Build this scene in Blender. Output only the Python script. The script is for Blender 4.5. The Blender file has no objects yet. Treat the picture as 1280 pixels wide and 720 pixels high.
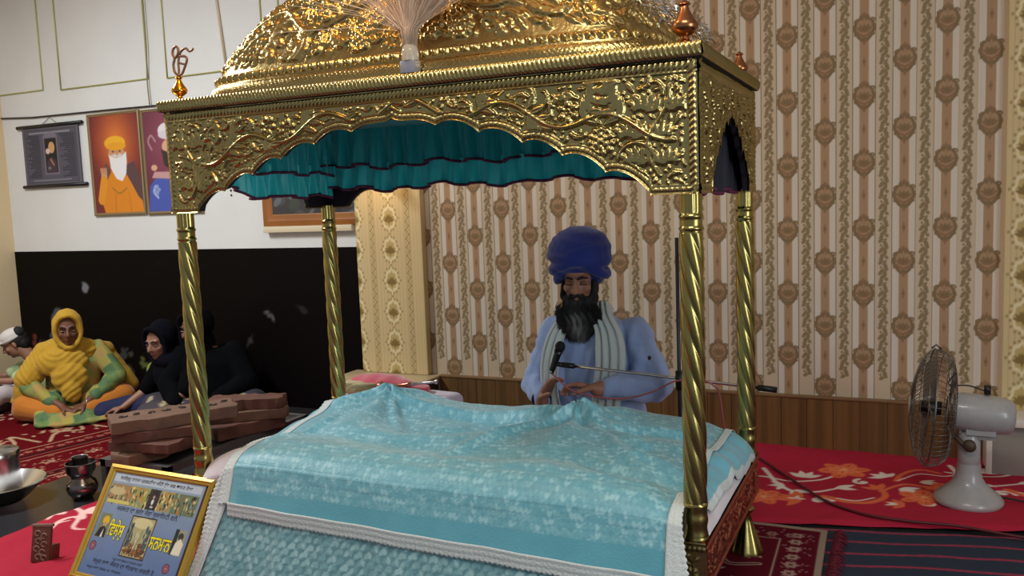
import bpy, bmesh, math, random
import numpy as np
from mathutils import Vector, Matrix, Euler
random.seed(7)
PI = math.pi
SC = bpy.context.scene
COL = SC.collection

# ------------------------------------------------------------------ camera
F_PX = 1070.5
CAM = np.array([1.3602, -2.5689, 1.2651])
def cam_axes(yaw, pitch, roll):
    cy, sy, cp, sp = math.cos(yaw), math.sin(yaw), math.cos(pitch), math.sin(pitch)
    f = np.array([-sy*cp, cy*cp, -sp]); r = np.array([cy, sy, 0.0]); u = np.cross(r, f)
    cr, sr = math.cos(roll), math.sin(roll)
    return cr*r+sr*u, -sr*r+cr*u, f
CR, CU, CF = cam_axes(0.4353, 0.1008, -0.0378)
cd = bpy.data.cameras.new('camera'); cam = bpy.data.objects.new('camera', cd); COL.objects.link(cam)
cd.sensor_width = 36; cd.lens = F_PX/1280*36; cd.clip_start = 0.05
cam.matrix_world = Matrix(((CR[0], CU[0], -CF[0], CAM[0]), (CR[1], CU[1], -CF[1], CAM[1]), (CR[2], CU[2], -CF[2], CAM[2]), (0, 0, 0, 1)))
SC.camera = cam
def at(px, py, v, ax=1):
    """the point of the plane (axis ax = v) seen at a pixel of the 1280x720 frame"""
    d = CF + CR*(px-640)/F_PX - CU*(py-360)/F_PX
    t = (v-CAM[ax])/d[ax]
    return Vector(CAM+t*d)

# ------------------------------------------------------------------ light and exposure
W = bpy.data.worlds.new('world'); SC.world = W; W.use_nodes = True
W.node_tree.nodes['Background'].inputs[0].default_value = (0.80, 0.88, 1.0, 1)
W.node_tree.nodes['Background'].inputs[1].default_value = 0.32
SC.view_settings.view_transform = 'Standard'; SC.view_settings.look = 'None'
SC.view_settings.exposure = 0.0; SC.view_settings.gamma = 1.0
SC.view_settings.use_curve_mapping = False
def area(name, loc, rot, sx, sy, power, col):
    l = bpy.data.lights.new(name, 'AREA'); l.shape = 'RECTANGLE'; l.size = sx; l.size_y = sy; l.energy = power; l.color = col
    o = bpy.data.objects.new(name, l); COL.objects.link(o); o.location = loc; o.rotation_euler = rot; return o
def point(name, loc, power, col, r=0.03):
    l = bpy.data.lights.new(name, 'POINT'); l.energy = power; l.color = col; l.shadow_soft_size = r
    o = bpy.data.objects.new(name, l); COL.objects.link(o); o.location = loc; return o
area('ceiling_light_front', (1.2, -2.0, 3.25), (0, 0, 0), 1.2, 0.3, 38, (1.0, 0.97, 0.90))
area('ceiling_light_side', (-3.2, -0.6, 3.25), (0, 0, 0), 0.3, 1.2, 130, (0.90, 0.96, 1.0))
area('daylight_fill_right', (3.9, -1.9, 1.5), (0, math.radians(82), 0), 1.8, 1.6, 52, (0.84, 0.94, 1.0))  # added daylight fill, sized to reach under the canopy; no window there
area('canopy_tube_light', (0.10, 0.05, 1.585), (0, 0, 0), 1.0, 0.05, 8.0, (0.93, 0.98, 1.0))
point('chandelier_light', (-0.25, -0.75, 2.75), 24, (1.0, 0.56, 0.22), 0.10)
point('pilaster_lamp_light', (-1.46, 1.50, 1.44), 1.3, (1.0, 0.66, 0.28), 0.025)

# ------------------------------------------------------------------ materials
def lin(c):
    out = []
    for v in c[:3]:
        v = v/255.0
        out.append(v/12.92 if v <= 0.04045 else ((v+0.055)/1.055)**2.4)
    return out
def linarr(a):
    a = np.asarray(a)/255.0
    return np.where(a <= 0.04045, a/12.92, ((a+0.055)/1.055)**2.4)
def mat(name, col=(200, 200, 200), rough=0.6, metal=0.0, attr=False, bump=None, vary=None, spec=0.5, sheen=0.0, coat=0.0, emis=None, alpha=None, trans=0.0, var_rough=0.0):
    m = bpy.data.materials.new(name); m.use_nodes = True
    nt = m.node_tree; N = nt.nodes; Lk = nt.links; b = N['Principled BSDF']
    b.inputs['Base Color'].default_value = (*lin(col), 1)
    b.inputs['Roughness'].default_value = rough; b.inputs['Metallic'].default_value = metal
    b.inputs['Specular IOR Level'].default_value = spec
    b.inputs['Sheen Weight'].default_value = sheen; b.inputs['Coat Weight'].default_value = coat
    b.inputs['Transmission Weight'].default_value = trans
    if alpha is not None: b.inputs['Alpha'].default_value = alpha
    if emis: b.inputs['Emission Color'].default_value = (*lin(emis[0]), 1); b.inputs['Emission Strength'].default_value = emis[1]
    tc = N.new('ShaderNodeTexCoord')
    src = None
    if attr:
        a = N.new('ShaderNodeAttribute'); a.attribute_name = 'Col'; src = a.outputs['Color']
    if vary:                      # (scale, amount): small unevenness of the thing's own colour
        no = N.new('ShaderNodeTexNoise'); no.inputs['Scale'].default_value = vary[0]; no.inputs['Detail'].default_value = 4
        if len(vary) > 2:
            mp = N.new('ShaderNodeMapping'); mp.inputs['Scale'].default_value = vary[2]
            Lk.new(tc.outputs['Object'], mp.inputs['Vector']); Lk.new(mp.outputs['Vector'], no.inputs['Vector'])
        else: Lk.new(tc.outputs['Object'], no.inputs['Vector'])
        mr = N.new('ShaderNodeMapRange'); mr.inputs['From Min'].default_value = .3; mr.inputs['From Max'].default_value = .7
        mr.inputs['To Min'].default_value = 1-vary[1]; mr.inputs['To Max'].default_value = 1+vary[1]
        Lk.new(no.outputs['Fac'], mr.inputs['Value'])
        mx = N.new('ShaderNodeMix'); mx.data_type = 'RGBA'; mx.blend_type = 'MULTIPLY'; mx.inputs[0].default_value = 1
        if src: Lk.new(src, mx.inputs[6])
        else: mx.inputs[6].default_value = (*lin(col), 1)
        Lk.new(mr.outputs['Result'], mx.inputs[7]); src = mx.outputs[2]
    if src: Lk.new(src, b.inputs['Base Color'])
    if bump:                      # (scale, strength, distance[, stretch])
        no = N.new('ShaderNodeTexNoise'); no.inputs['Scale'].default_value = bump[0]; no.inputs['Detail'].default_value = 3
        if len(bump) > 3:
            mp = N.new('ShaderNodeMapping'); mp.inputs['Scale'].default_value = bump[3]
            Lk.new(tc.outputs['Object'], mp.inputs['Vector']); Lk.new(mp.outputs['Vector'], no.inputs['Vector'])
        else: Lk.new(tc.outputs['Object'], no.inputs['Vector'])
        bp = N.new('ShaderNodeBump'); bp.inputs['Strength'].default_value = bump[1]; bp.inputs['Distance'].default_value = bump[2]
        Lk.new(no.outputs['Fac'], bp.inputs['Height']); Lk.new(bp.outputs['Normal'], b.inputs['Normal'])
        if var_rough:
            mr = N.new('ShaderNodeMapRange'); mr.inputs['To Min'].default_value = rough; mr.inputs['To Max'].default_value = rough+var_rough
            Lk.new(no.outputs['Fac'], mr.inputs['Value']); Lk.new(mr.outputs['Result'], b.inputs['Roughness'])
    return m

# ------------------------------------------------------------------ object helpers
ORG = {}
def props(o, label=None, cat=None, group=None, kind=None):
    if label: o['label'] = label
    if cat: o['category'] = cat
    if group: o['group'] = group
    if kind: o['kind'] = kind
    return o
def thing(name, loc, label, cat, group=None):
    o = bpy.data.objects.new(name, None); COL.objects.link(o); o.location = loc; o.empty_display_size = .05
    ORG[o.name] = Vector(loc); return props(o, label, cat, group)
def finish(name, me, m, parent=None, smooth=True):
    """mesh given in world coordinates -> object, under its parent or with its origin at its base"""
    me.name = name
    if m is not None: me.materials.append(m)
    n = len(me.vertices); co = np.empty(n*3, np.float32); me.vertices.foreach_get('co', co); co = co.reshape(-1, 3)
    if parent is not None: org = ORG[parent.name]
    else: org = Vector(((co[:, 0].min()+co[:, 0].max())/2, (co[:, 1].min()+co[:, 1].max())/2, co[:, 2].min()))
    co = co-np.array(org, np.float32); me.vertices.foreach_set('co', co.ravel())
    if smooth: me.polygons.foreach_set('use_smooth', np.ones(len(me.polygons), bool))
    me.update()
    o = bpy.data.objects.new(name, me); COL.objects.link(o)
    if parent is not None: o.parent = parent
    else: o.location = org
    ORG[o.name] = Vector(org)
    return o
def auto_smooth(o, deg=35):
    me = o.data; bm = bmesh.new(); bm.from_mesh(me)
    for e in bm.edges:
        if len(e.link_faces) == 2 and e.calc_face_angle(0) > math.radians(deg): e.smooth = False
    bm.to_mesh(me); bm.free(); return o
def from_bm(name, bm, m, parent=None, smooth=True, deg=35):
    me = bpy.data.meshes.new(name); bm.normal_update(); bm.to_mesh(me); bm.free()
    o = finish(name, me, m, parent, smooth)
    if smooth: auto_smooth(o, deg)
    return o
def set_col(me, C):
    """per-vertex colour (sRGB 0..255, n x 3)"""
    a = me.color_attributes.new('Col', 'FLOAT_COLOR', 'POINT')
    L_ = linarr(C); full = np.ones((len(L_), 4), np.float32); full[:, :3] = L_
    a.data.foreach_set('color', full.ravel())
def grid_me(P, C=None, wrap=False):
    ny, nx = P.shape[:2]
    me = bpy.data.meshes.new('grid'); me.vertices.add(ny*nx); me.vertices.foreach_set('co', P.astype(np.float32).ravel())
    i = np.arange(ny-1)[:, None]; j = np.arange(nx if wrap else nx-1)[None, :]; j2 = (j+1) % nx
    a = i*nx+j; b = i*nx+j2; c = (i+1)*nx+j2; d = (i+1)*nx+j
    q = np.stack([a+0*b, b+0*a, c, d], -1).reshape(-1, 4)
    me.loops.add(q.size); me.loops.foreach_set('vertex_index', q.ravel().astype(np.int32))
    me.polygons.add(len(q)); me.polygons.foreach_set('loop_start', np.arange(0, q.size, 4, dtype=np.int32))
    try: me.polygons.foreach_set('loop_total', np.full(len(q), 4, np.int32))
    except Exception: pass
    me.update(calc_edges=True)
    if C is not None: set_col(me, C.reshape(-1, 3))
    return me
def grid(name, P, m, parent=None, C=None, wrap=False, solid=0, offset=-1):
    o = finish(name, grid_me(P, C, wrap), m, parent)
    if solid:
        s = o.modifiers.new('solid', 'SOLIDIFY'); s.thickness = solid; s.offset = offset
    return o
def boxbm(bm, x0, x1, y0, y1, z0, z1, M=None):
    r = bmesh.ops.create_cube(bm, size=1)
    T = Matrix.Translation(((x0+x1)/2, (y0+y1)/2, (z0+z1)/2)) @ Matrix.Diagonal((abs(x1-x0), abs(y1-y0), abs(z1-z0), 1))
    bmesh.ops.transform(bm, matrix=(M @ T) if M is not None else T, verts=r['verts']); return r['verts']
def box(name, x0, x1, y0, y1, z0, z1, m, parent=None, bevel=0.0, M=None, seg=2):
    bm = bmesh.new(); boxbm(bm, x0, x1, y0, y1, z0, z1, M)
    if bevel: bmesh.ops.bevel(bm, geom=bm.edges[:], offset=bevel, segments=seg, affect='EDGES', profile=.5)
    return from_bm(name, bm, m, parent)
def lathe_me(prof, n=32, M=None, ribs=0, rib_d=0):
    pr = np.array(prof, float); t = np.linspace(0, 2*PI, n, endpoint=False)
    R_ = pr[:, 0][:, None]*np.ones(n)
    if ribs: R_ = R_*(1+rib_d*np.cos(ribs*t)[None, :])
    P = np.stack([R_*np.cos(t), R_*np.sin(t), pr[:, 1][:, None]*np.ones(n)], -1)
    if M is not None:
        Mn = np.array(M); P = P @ Mn[:3, :3].T+Mn[:3, 3]
    return grid_me(P, wrap=True)
def lathe(name, prof, loc, m, parent=None, n=32, rot=None, ribs=0, rib_d=0):
    M = Matrix.Translation(loc)
    if rot is not None: M = M @ rot
    o = finish(name, lathe_me(prof, n, M, ribs, rib_d), m, parent); return auto_smooth(o, 50)
def tube_P(pts, rad, n=10):
    pts = [Vector(p) for p in pts]; k = len(pts)
    if not hasattr(rad, '__len__'): rad = [rad]*k
    out = []; up = Vector((0, 0, 1)); prev = None
    for i, p in enumerate(pts):
        d = (pts[min(i+1, k-1)]-pts[max(i-1, 0)]).normalized()
        a = d.cross(up) if prev is None else (prev-d*prev.dot(d))
        if a.length < 1e-4: a = d.cross(Vector((1, 0, 0)))
        a.normalize(); b = d.cross(a); prev = a
        out.append([p+(a*math.cos(t)+b*math.sin(t))*rad[i] for t in np.linspace(0, 2*PI, n, endpoint=False)])
    first = [pts[0]]*n; last = [pts[-1]]*n
    return np.array([first]+out+[last])
def tube(name, pts, rad, m, parent=None, n=10):
    return finish(name, grid_me(tube_P(pts, rad, n), wrap=True), m, parent)
def join_me(Ps, wrap=True, Cs=None):
    """several grids as one mesh"""
    bmv = []; faces = []; off = 0; cc = []
    for k, P in enumerate(Ps):
        ny, nx = P.shape[:2]; bmv.append(P.reshape(-1, 3))
        i = np.arange(ny-1)[:, None]; j = np.arange(nx if wrap else nx-1)[None, :]; j2 = (j+1) % nx
        a = i*nx+j; b = i*nx+j2; c = (i+1)*nx+j2; d = (i+1)*nx+j
        faces.append(np.stack([a+0*b, b+0*a, c, d], -1).reshape(-1, 4)+off); off += ny*nx
        if Cs is not None: cc.append(np.ones((ny*nx, 3))*np.array(Cs[k]))
    V = np.concatenate(bmv); q = np.concatenate(faces)
    me = bpy.data.meshes.new('joined'); me.vertices.add(len(V)); me.vertices.foreach_set('co', V.astype(np.float32).ravel())
    me.loops.add(q.size); me.loops.foreach_set('vertex_index', q.ravel().astype(np.int32))
    me.polygons.add(len(q)); me.polygons.foreach_set('loop_start', np.arange(0, q.size, 4, dtype=np.int32))
    try: me.polygons.foreach_set('loop_total', np.full(len(q), 4, np.int32))
    except Exception: pass
    me.update(calc_edges=True)
    if Cs is not None: set_col(me, np.concatenate(cc))
    return me
def bez(pts, n=8):
    """Catmull-Rom through points"""
    p = [Vector(q) for q in pts]; p = [p[0]*2-p[1]]+p+[p[-1]*2-p[-2]]; out = []
    for i in range(1, len(p)-2):
        for k in range(n):
            t = k/n
            out.append(.5*((2*p[i])+(p[i+1]-p[i-1])*t+(2*p[i-1]-5*p[i]+4*p[i+1]-p[i+2])*t*t+(3*p[i]-p[i-1]-3*p[i+1]+p[i+2])*t**3))
    out.append(p[-2]); return out
def prism(name, outline, th, M, m, parent=None, bevel=0.0):
    """2D outline extruded by th along local z, placed by M"""
    bm = bmesh.new(); vs = [bm.verts.new((x, y, 0)) for x, y in outline]; f = bm.faces.new(vs)
    r = bmesh.ops.extrude_face_region(bm, geom=[f]); bmesh.ops.translate(bm, vec=(0, 0, th), verts=[v for v in r['geom'] if isinstance(v, bmesh.types.BMVert)])
    bmesh.ops.recalc_face_normals(bm, faces=bm.faces[:])
    if bevel: bmesh.ops.bevel(bm, geom=bm.edges[:], offset=bevel, segments=1, affect='EDGES')
    bmesh.ops.transform(bm, matrix=M, verts=bm.verts[:])
    return from_bm(name, bm, m, parent)

# ------------------------------------------------------------------ noise and painted surfaces
def vnoise(x, y, seed=0):
    r = np.random.RandomState(seed); T = r.rand(64, 64)
    xi = np.floor(x).astype(int); yi = np.floor(y).astype(int); fx = x-xi; fy = y-yi
    fx = fx*fx*(3-2*fx); fy = fy*fy*(3-2*fy)
    a = T[yi % 64, xi % 64]; b = T[yi % 64, (xi+1) % 64]; c = T[(yi+1) % 64, xi % 64]; d = T[(yi+1) % 64, (xi+1) % 64]
    return (a*(1-fx)+b*fx)*(1-fy)+(c*(1-fx)+d*fx)*fy-.5
class Canvas:
    """numpy paint box; coordinates in metres, x right, y up"""
    def __init__(s, w, h, res, bg):
        s.res = res; s.nx = int(round(w/res))+1; s.ny = int(round(h/res))+1
        s.x, s.y = np.meshgrid(np.linspace(0, w, s.nx), np.linspace(0, h, s.ny)); s.w = w; s.h = h
        s.C = np.ones((s.ny, s.nx, 3))*np.array(bg, float); s.aa = res*.6
    def win(s, x0, x1, y0, y1):
        i0 = max(0, int(x0/s.res)-1); i1 = min(s.nx, int(x1/s.res)+3); j0 = max(0, int(y0/s.res)-1); j1 = min(s.ny, int(y1/s.res)+3)
        return (slice(j0, j1), slice(i0, i1)) if i1 > i0 and j1 > j0 else None
    def put(s, sl, d, col):
        a = np.clip(.5-d/(2*s.aa), 0, 1)[..., None]; s.C[sl] = s.C[sl]*(1-a)+np.array(col, float)*a
    def ell(s, cx, cy, rx, ry, col, ang=0):
        m = max(rx, ry)+s.res; sl = s.win(cx-m, cx+m, cy-m, cy+m)
        if sl is None: return
        x = s.x[sl]-cx; y = s.y[sl]-cy; c, n = math.cos(ang), math.sin(ang); u = x*c+y*n; v = -x*n+y*c
        d = (np.sqrt((u/rx)**2+(v/ry)**2)-1)*min(rx, ry); s.put(sl, d, col)
    def leaf(s, cx, cy, L_, Wd, ang, col):
        m = L_+s.res; sl = s.win(cx-m, cx+m, cy-m, cy+m)
        if sl is None: return
        x = s.x[sl]-cx; y = s.y[sl]-cy; c, n = math.cos(ang), math.sin(ang); u = x*c+y*n; v = -x*n+y*c
        t = np.clip(u/L_, 0, 1); d = np.abs(v)-Wd*np.sin(PI*t**.8)*.5; d = np.maximum(d, np.abs(u-L_/2)-L_/2); s.put(sl, d, col)
    def rect(s, x0, x1, y0, y1, col):
        sl = s.win(x0, x1, y0, y1)
        if sl is None: return
        s.put(sl, np.maximum(np.abs(s.x[sl]-(x0+x1)/2)-(x1-x0)/2, np.abs(s.y[sl]-(y0+y1)/2)-(y1-y0)/2), col)
    def line(s, pts, w, col, w1=None):
        k = len(pts)-1
        for i in range(k):
            (ax, ay), (bx_, by) = pts[i][:2], pts[i+1][:2]; ww = w if w1 is None else w+(w1-w)*i/k
            sl = s.win(min(ax, bx_)-ww, max(ax, bx_)+ww, min(ay, by)-ww, max(ay, by)+ww)
            if sl is None: continue
            px = s.x[sl]-ax; py = s.y[sl]-ay; dx = bx_-ax; dy = by-ay; L2 = dx*dx+dy*dy+1e-12
            t = np.clip((px*dx+py*dy)/L2, 0, 1); s.put(sl, np.hypot(px-t*dx, py-t*dy)-ww/2, col)
    def curve(s, pts, w, col, w1=None, n=8):
        s.line([(p.x, p.y) for p in bez([(a, b, 0) for a, b in pts], n)], w, col, w1)
    def poly(s, pts, col):
        xs = [p[0] for p in pts]; ys = [p[1] for p in pts]; sl = s.win(min(xs), max(xs), min(ys), max(ys))
        if sl is None: return
        X, Y = s.x[sl], s.y[sl]; ins = np.zeros(X.shape, bool); dm = np.full(X.shape, 1e9); k = len(pts)
        for i in range(k):
            x1, y1 = pts[i]; x2, y2 = pts[(i+1) % k]
            cnd = ((y1 > Y) != (y2 > Y)) & (X < (x2-x1)*(Y-y1)/((y2-y1)+1e-15)+x1); ins ^= cnd
            dx, dy = x2-x1, y2-y1; t = np.clip(((X-x1)*dx+(Y-y1)*dy)/(dx*dx+dy*dy+1e-15), 0, 1)
            dm = np.minimum(dm, np.hypot(X-x1-t*dx, Y-y1-t*dy))
        s.put(sl, np.where(ins, -dm, dm), col)
    def spiral(s, cx, cy, r, a0, turns, w, col):
        n = 22; pts = []
        for i in range(n+1):
            t = i/n; a = a0+turns*2*PI*t; rr = r*(1-t*.85); pts.append((cx+rr*math.cos(a), cy+rr*math.sin(a)))
        s.line(pts, w, col, w*.5)
    def flower(s, cx, cy, r, col, col2, n=5, a0=0):
        for k in range(n):
            a = a0+2*PI*k/n; s.ell(cx+.58*r*math.cos(a), cy+.58*r*math.sin(a), .48*r, .34*r, col, a)
        for k in range(n):
            a = a0+2*PI*k/n; s.line([(cx, cy), (cx+.8*r*math.cos(a), cy+.8*r*math.sin(a))], r*.07, col2)
        s.ell(cx, cy, .22*r, .22*r, col2)
def panel(name, cv, origin, ux, uy, m, parent=None, disp=None, solid=0, n_off=None):
    """a painted canvas as a fine mesh: origin + ux*x + uy*y (+ disp along the normal)"""
    o = np.array(origin, float); ux = np.array(ux, float); uy = np.array(uy, float)
    P = o+cv.x[..., None]*ux+cv.y[..., None]*uy
    if disp is not None: P = P+disp[..., None]*np.cross(ux, uy)
    ob = finish(name, grid_me(P, cv.C), m, parent)
    if solid:
        s = ob.modifiers.new('solid', 'SOLIDIFY'); s.thickness = solid; s.offset = -1
    return ob

# ------------------------------------------------------------------ organic shapes
def sphereP(c, r, M=None, nu=20, nv=14):
    v = np.linspace(0, PI, nv)[:, None]; u = np.linspace(0, 2*PI, nu, endpoint=False)[None, :]
    P = np.stack([r[0]*np.sin(v)*np.cos(u), r[1]*np.sin(v)*np.sin(u), r[2]*np.cos(v)*np.ones_like(u)], -1)
    if M is not None: P = P @ np.array(M)[:3, :3].T
    return P+np.array(c)
def capP(a, ra, b, rb, n=16):
    a = Vector(a); b = Vector(b); d = (b-a); L_ = max(d.length, 1e-5); d = d/L_; pts = []; rad = []
    for t in np.linspace(0, PI/2, 6)[:-1]: pts.append(a-d*ra*math.cos(t)); rad.append(max(ra*math.sin(t), 1e-4))
    for t in np.linspace(0, 1, 5): pts.append(a+d*L_*t); rad.append(ra+(rb-ra)*t)
    for t in np.linspace(0, PI/2, 6)[1:]: pts.append(b+d*rb*math.sin(t)); rad.append(max(rb*math.cos(t), 1e-4))
    return tube_P(pts, rad, n)
def chain(pts, rads):
    return [capP(pts[i], rads[i], pts[i+1], rads[i+1]) for i in range(len(pts)-1)]
def loftP(secs, n=32):
    """sections (cx, cy, cz, rx, ry, yaw)"""
    out = []
    t = np.linspace(0, 2*PI, n, endpoint=False)
    for cx, cy, cz, rx, ry, yw in secs:
        x = rx*np.sign(np.cos(t))*np.abs(np.cos(t))**.85; y = ry*np.sign(np.sin(t))*np.abs(np.sin(t))**.85
        out.append(np.stack([cx+x*math.cos(yw)-y*math.sin(yw), cy+x*math.sin(yw)+y*math.cos(yw), np.full(n, cz)], -1))
    c0 = np.ones((n, 1))*np.array(secs[0][:3]); c1 = np.ones((n, 1))*np.array(secs[-1][:3])
    return np.array([c0]+out+[c1])
def organic(name, Ps, m, parent=None, voxel=.006, smooth=4, fold=None, color=None):
    me = join_me(Ps); bm = bmesh.new(); bm.from_mesh(me); bmesh.ops.remove_doubles(bm, verts=bm.verts[:], dist=1e-5)
    bmesh.ops.recalc_face_normals(bm, faces=bm.faces[:]); bm.to_mesh(me); bm.free()
    o = bpy.data.objects.new('tmp', me); COL.objects.link(o)
    r = o.modifiers.new('r', 'REMESH'); r.mode = 'VOXEL'; r.voxel_size = voxel
    if smooth: s = o.modifiers.new('s', 'SMOOTH'); s.factor = .5; s.iterations = smooth
    dg = bpy.context.evaluated_depsgraph_get(); dg.update()
    out = bpy.data.meshes.new_from_object(o.evaluated_get(dg)); bpy.data.objects.remove(o)
    n = len(out.vertices); co = np.empty(n*3, np.float32); out.vertices.foreach_get('co', co); co = co.reshape(-1, 3).astype(float)
    if fold is not None:
        no = np.empty(n*3, np.float32); out.vertices.foreach_get('normal', no); no = no.reshape(-1, 3)
        co = co+no*fold(co, no)[:, None]; out.vertices.foreach_set('co', co.astype(np.float32).ravel()); out.update()
    if color is not None: set_col(out, color(co))
    return finish(name, out, m, parent)
# ------------------------------------------------------------------ repousse relief
class Relief:
    def __init__(s, w, h, res, seed=1, scale=1.0):
        s.res = res; s.nx = int(round(w/res))+1; s.ny = int(round(h/res))+1; s.w = w; s.h = h
        s.x, s.y = np.meshgrid(np.linspace(0, w, s.nx), np.linspace(0, h, s.ny)); s.H = np.zeros((s.ny, s.nx))
        s.ok = np.ones((s.ny, s.nx), bool); s.r = random.Random(seed); s.k = scale
    def sl(s, x0, x1, y0, y1):
        i0 = max(0, int(x0/s.res)); i1 = min(s.nx, int(x1/s.res)+2); j0 = max(0, int(y0/s.res)); j1 = min(s.ny, int(y1/s.res)+2)
        return (slice(j0, j1), slice(i0, i1)) if i1 > i0 and j1 > j0 else None
    def bead(s, cx, cy, r, h=None, asp=1, ang=0):
        h = h or r*.7; m = r*max(1, asp); q = s.sl(cx-m, cx+m, cy-m, cy+m)
        if q is None: return
        x = s.x[q]-cx; y = s.y[q]-cy; c, n = math.cos(ang), math.sin(ang); u = (x*c+y*n)/asp; v = -x*n+y*c
        s.H[q] = np.maximum(s.H[q], h*np.sqrt(np.clip(1-(u*u+v*v)/(r*r), 0, 1)))
    def stroke(s, pts, w, h, w1=None):
        k = len(pts)-1; w1 = w if w1 is None else w1
        for i in range(k):
            (ax, ay), (bx_, by) = pts[i][:2], pts[i+1][:2]; ww = (w+(w1-w)*i/k)/2; hh = h*ww/(w/2)
            q = s.sl(min(ax, bx_)-ww, max(ax, bx_)+ww, min(ay, by)-ww, max(ay, by)+ww)
            if q is None: continue
            px = s.x[q]-ax; py = s.y[q]-ay; dx = bx_-ax; dy = by-ay; t = np.clip((px*dx+py*dy)/(dx*dx+dy*dy+1e-12), 0, 1)
            d = np.hypot(px-t*dx, py-t*dy)/ww; s.H[q] = np.maximum(s.H[q], hh*np.sqrt(np.clip(1-d*d, 0, 1)))
    def leaf(s, cx, cy, L_, Wd, ang, h, bend=0.0, veins=True):
        m = L_*1.1; q = s.sl(cx-m, cx+m, cy-m, cy+m)
        if q is None: return
        x = s.x[q]-cx; y = s.y[q]-cy; c, n = math.cos(ang), math.sin(ang); u = x*c+y*n; v = -x*n+y*c
        t = np.clip(u/L_, 0, 1); v = v-bend*L_*t*t; wd = Wd*np.sin(PI*t**.75)*.5+1e-6; a = np.abs(v)/wd
        inside = (a < 1) & (u > 0) & (u < L_)
        prof = (1-a**2)**.5 if False else np.sqrt(np.clip(1-a*a, 0, 1))
        g = .55+.45*np.cos(2*PI*(u/L_*5.5-a*.8)) if veins else 1.0
        mid = np.exp(-(v/(Wd*.07))**2)
        z = h*(prof*(.62+.38*g)-.35*mid)
        s.H[q] = np.where(inside, np.maximum(s.H[q], z), s.H[q])
    def cluster(s, cx, cy, R_, h):
        rb = R_*.26; s.bead(cx, cy, rb, h)
        for ring, nb in ((.5, 6), (.95, 11)):
            for k in range(nb):
                a = 2*PI*k/nb+ring; s.bead(cx+R_*ring*.82*math.cos(a), cy+R_*ring*.82*math.sin(a), rb*.92, h*.9)
    def flower(s, cx, cy, R_, h, n=6, a0=0):
        for k in range(n):
            a = a0+2*PI*k/n; s.bead(cx+R_*.62*math.cos(a), cy+R_*.62*math.sin(a), R_*.3, h, 1.15, a)
        s.stroke([(cx+R_*.2*math.cos(t), cy+R_*.2*math.sin(t)) for t in np.linspace(0, 2*PI, 9)], R_*.12, h*.8)
    def spray(s, cx, cy, ang, L_, h, side=1):
        """a curling frond of leaves"""
        pts = []; a = ang; x, y = cx, cy; n = 12
        for i in range(n+1):
            pts.append((x, y)); x += L_/n*math.cos(a); y += L_/n*math.sin(a); a += side*(.06+.02*i)
        s.stroke(pts, .008*s.k, h*.8, .004*s.k)
        for i in range(2, n, 2):
            x, y = pts[i]; d = math.atan2(pts[i+1][1]-y, pts[i+1][0]-x)
            for sd in (-1, 1): s.leaf(x, y, L_*.40*(1-i/n*.45), L_*.17, d+sd*.75, h*.9, bend=sd*.2, veins=False)
    def free(s, cx, cy, r):
        q = s.sl(cx-r, cx+r, cy-r, cy+r)
        if q is None: return False
        m = np.hypot(s.x[q]-cx, s.y[q]-cy) < r
        return not (s.H[q][m] > 0).any() and s.ok[q][m].all()
    def acanthus(s, cx, cy, R_, a, h, sd):
        """a curling leaf: a bent stem with overlapping lobes"""
        x, y = cx-R_*.9*math.cos(a), cy-R_*.9*math.sin(a); b = a-sd*.5; pts = []
        for i in range(10): pts.append((x, y)); x += R_*.2*math.cos(b); y += R_*.2*math.sin(b); b += sd*.17
        s.stroke(pts, .010*s.k, h*.75, .005*s.k)
        for i in (1, 3, 5, 7):
            x, y = pts[i]; d = math.atan2(pts[i+1][1]-y, pts[i+1][0]-x)
            for q in (-1, 1): s.leaf(x, y, R_*(.72-.05*i), R_*.30, d+q*(.62-.03*i), h, bend=-q*.35, veins=False)
        s.leaf(pts[-2][0], pts[-2][1], R_*.5, R_*.26, b, h, bend=sd*.3, veins=False)
    def fill(s, tries=900, h=.008):
        k = s.k; kinds = [(.036*k, 'cluster', .10), (.056*k, 'acanthus', 1), (.044*k, 'acanthus', 1), (.030*k, 'flower', .2), (.030*k, 'acanthus', 1), (.022*k, 'acanthus', 1), (.018*k, 'leaf', 1), (.011*k, 'leaf', 1), (.006*k, 'bead', 1)]
        for r, kd, fr in kinds:
            for _ in range(int(tries*fr)):
                x = s.r.uniform(r*.8, max(r, s.w-r*.8)); y = s.r.uniform(r*.8, max(r, s.h-r*.8))
                if not s.free(x, y, r*.74): continue
                a = s.r.uniform(0, 2*PI); sd = s.r.choice((-1, 1))
                if kd == 'cluster': s.cluster(x, y, r*.95, h*1.1)
                elif kd == 'flower': s.flower(x, y, r, h, 6, a)
                elif kd == 'acanthus': s.acanthus(x, y, r, a, h, sd)
                elif kd == 'leaf': s.leaf(x-r*.85*math.cos(a), y-r*.85*math.sin(a), r*1.75, r*.8, a, h*.85, bend=s.r.uniform(-.3, .3))
                else: s.bead(x, y, r*.8, h*.6)
        s.H[~s.ok] *= .25
    def vine(s, x0, x1, yc, amp, period, h, phase=0.0):
        xs = np.arange(x0, x1, .01); pts = [(x, yc(x)+amp*math.sin(2*PI*x/period+phase)) for x in xs]
        s.stroke(pts, .011*s.k, h)
        n = int((x1-x0)/(period/2))
        for i in range(n+1):
            x = x0+(i+.25)*period/2
            if not x0 < x < x1: continue
            y = yc(x)+amp*math.sin(2*PI*x/period+phase); sd = 1 if i % 2 else -1
            s.spray(x, y, sd*.5+(PI if s.r.random() < .3 else 0), .13*s.k, h, sd)
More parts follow.
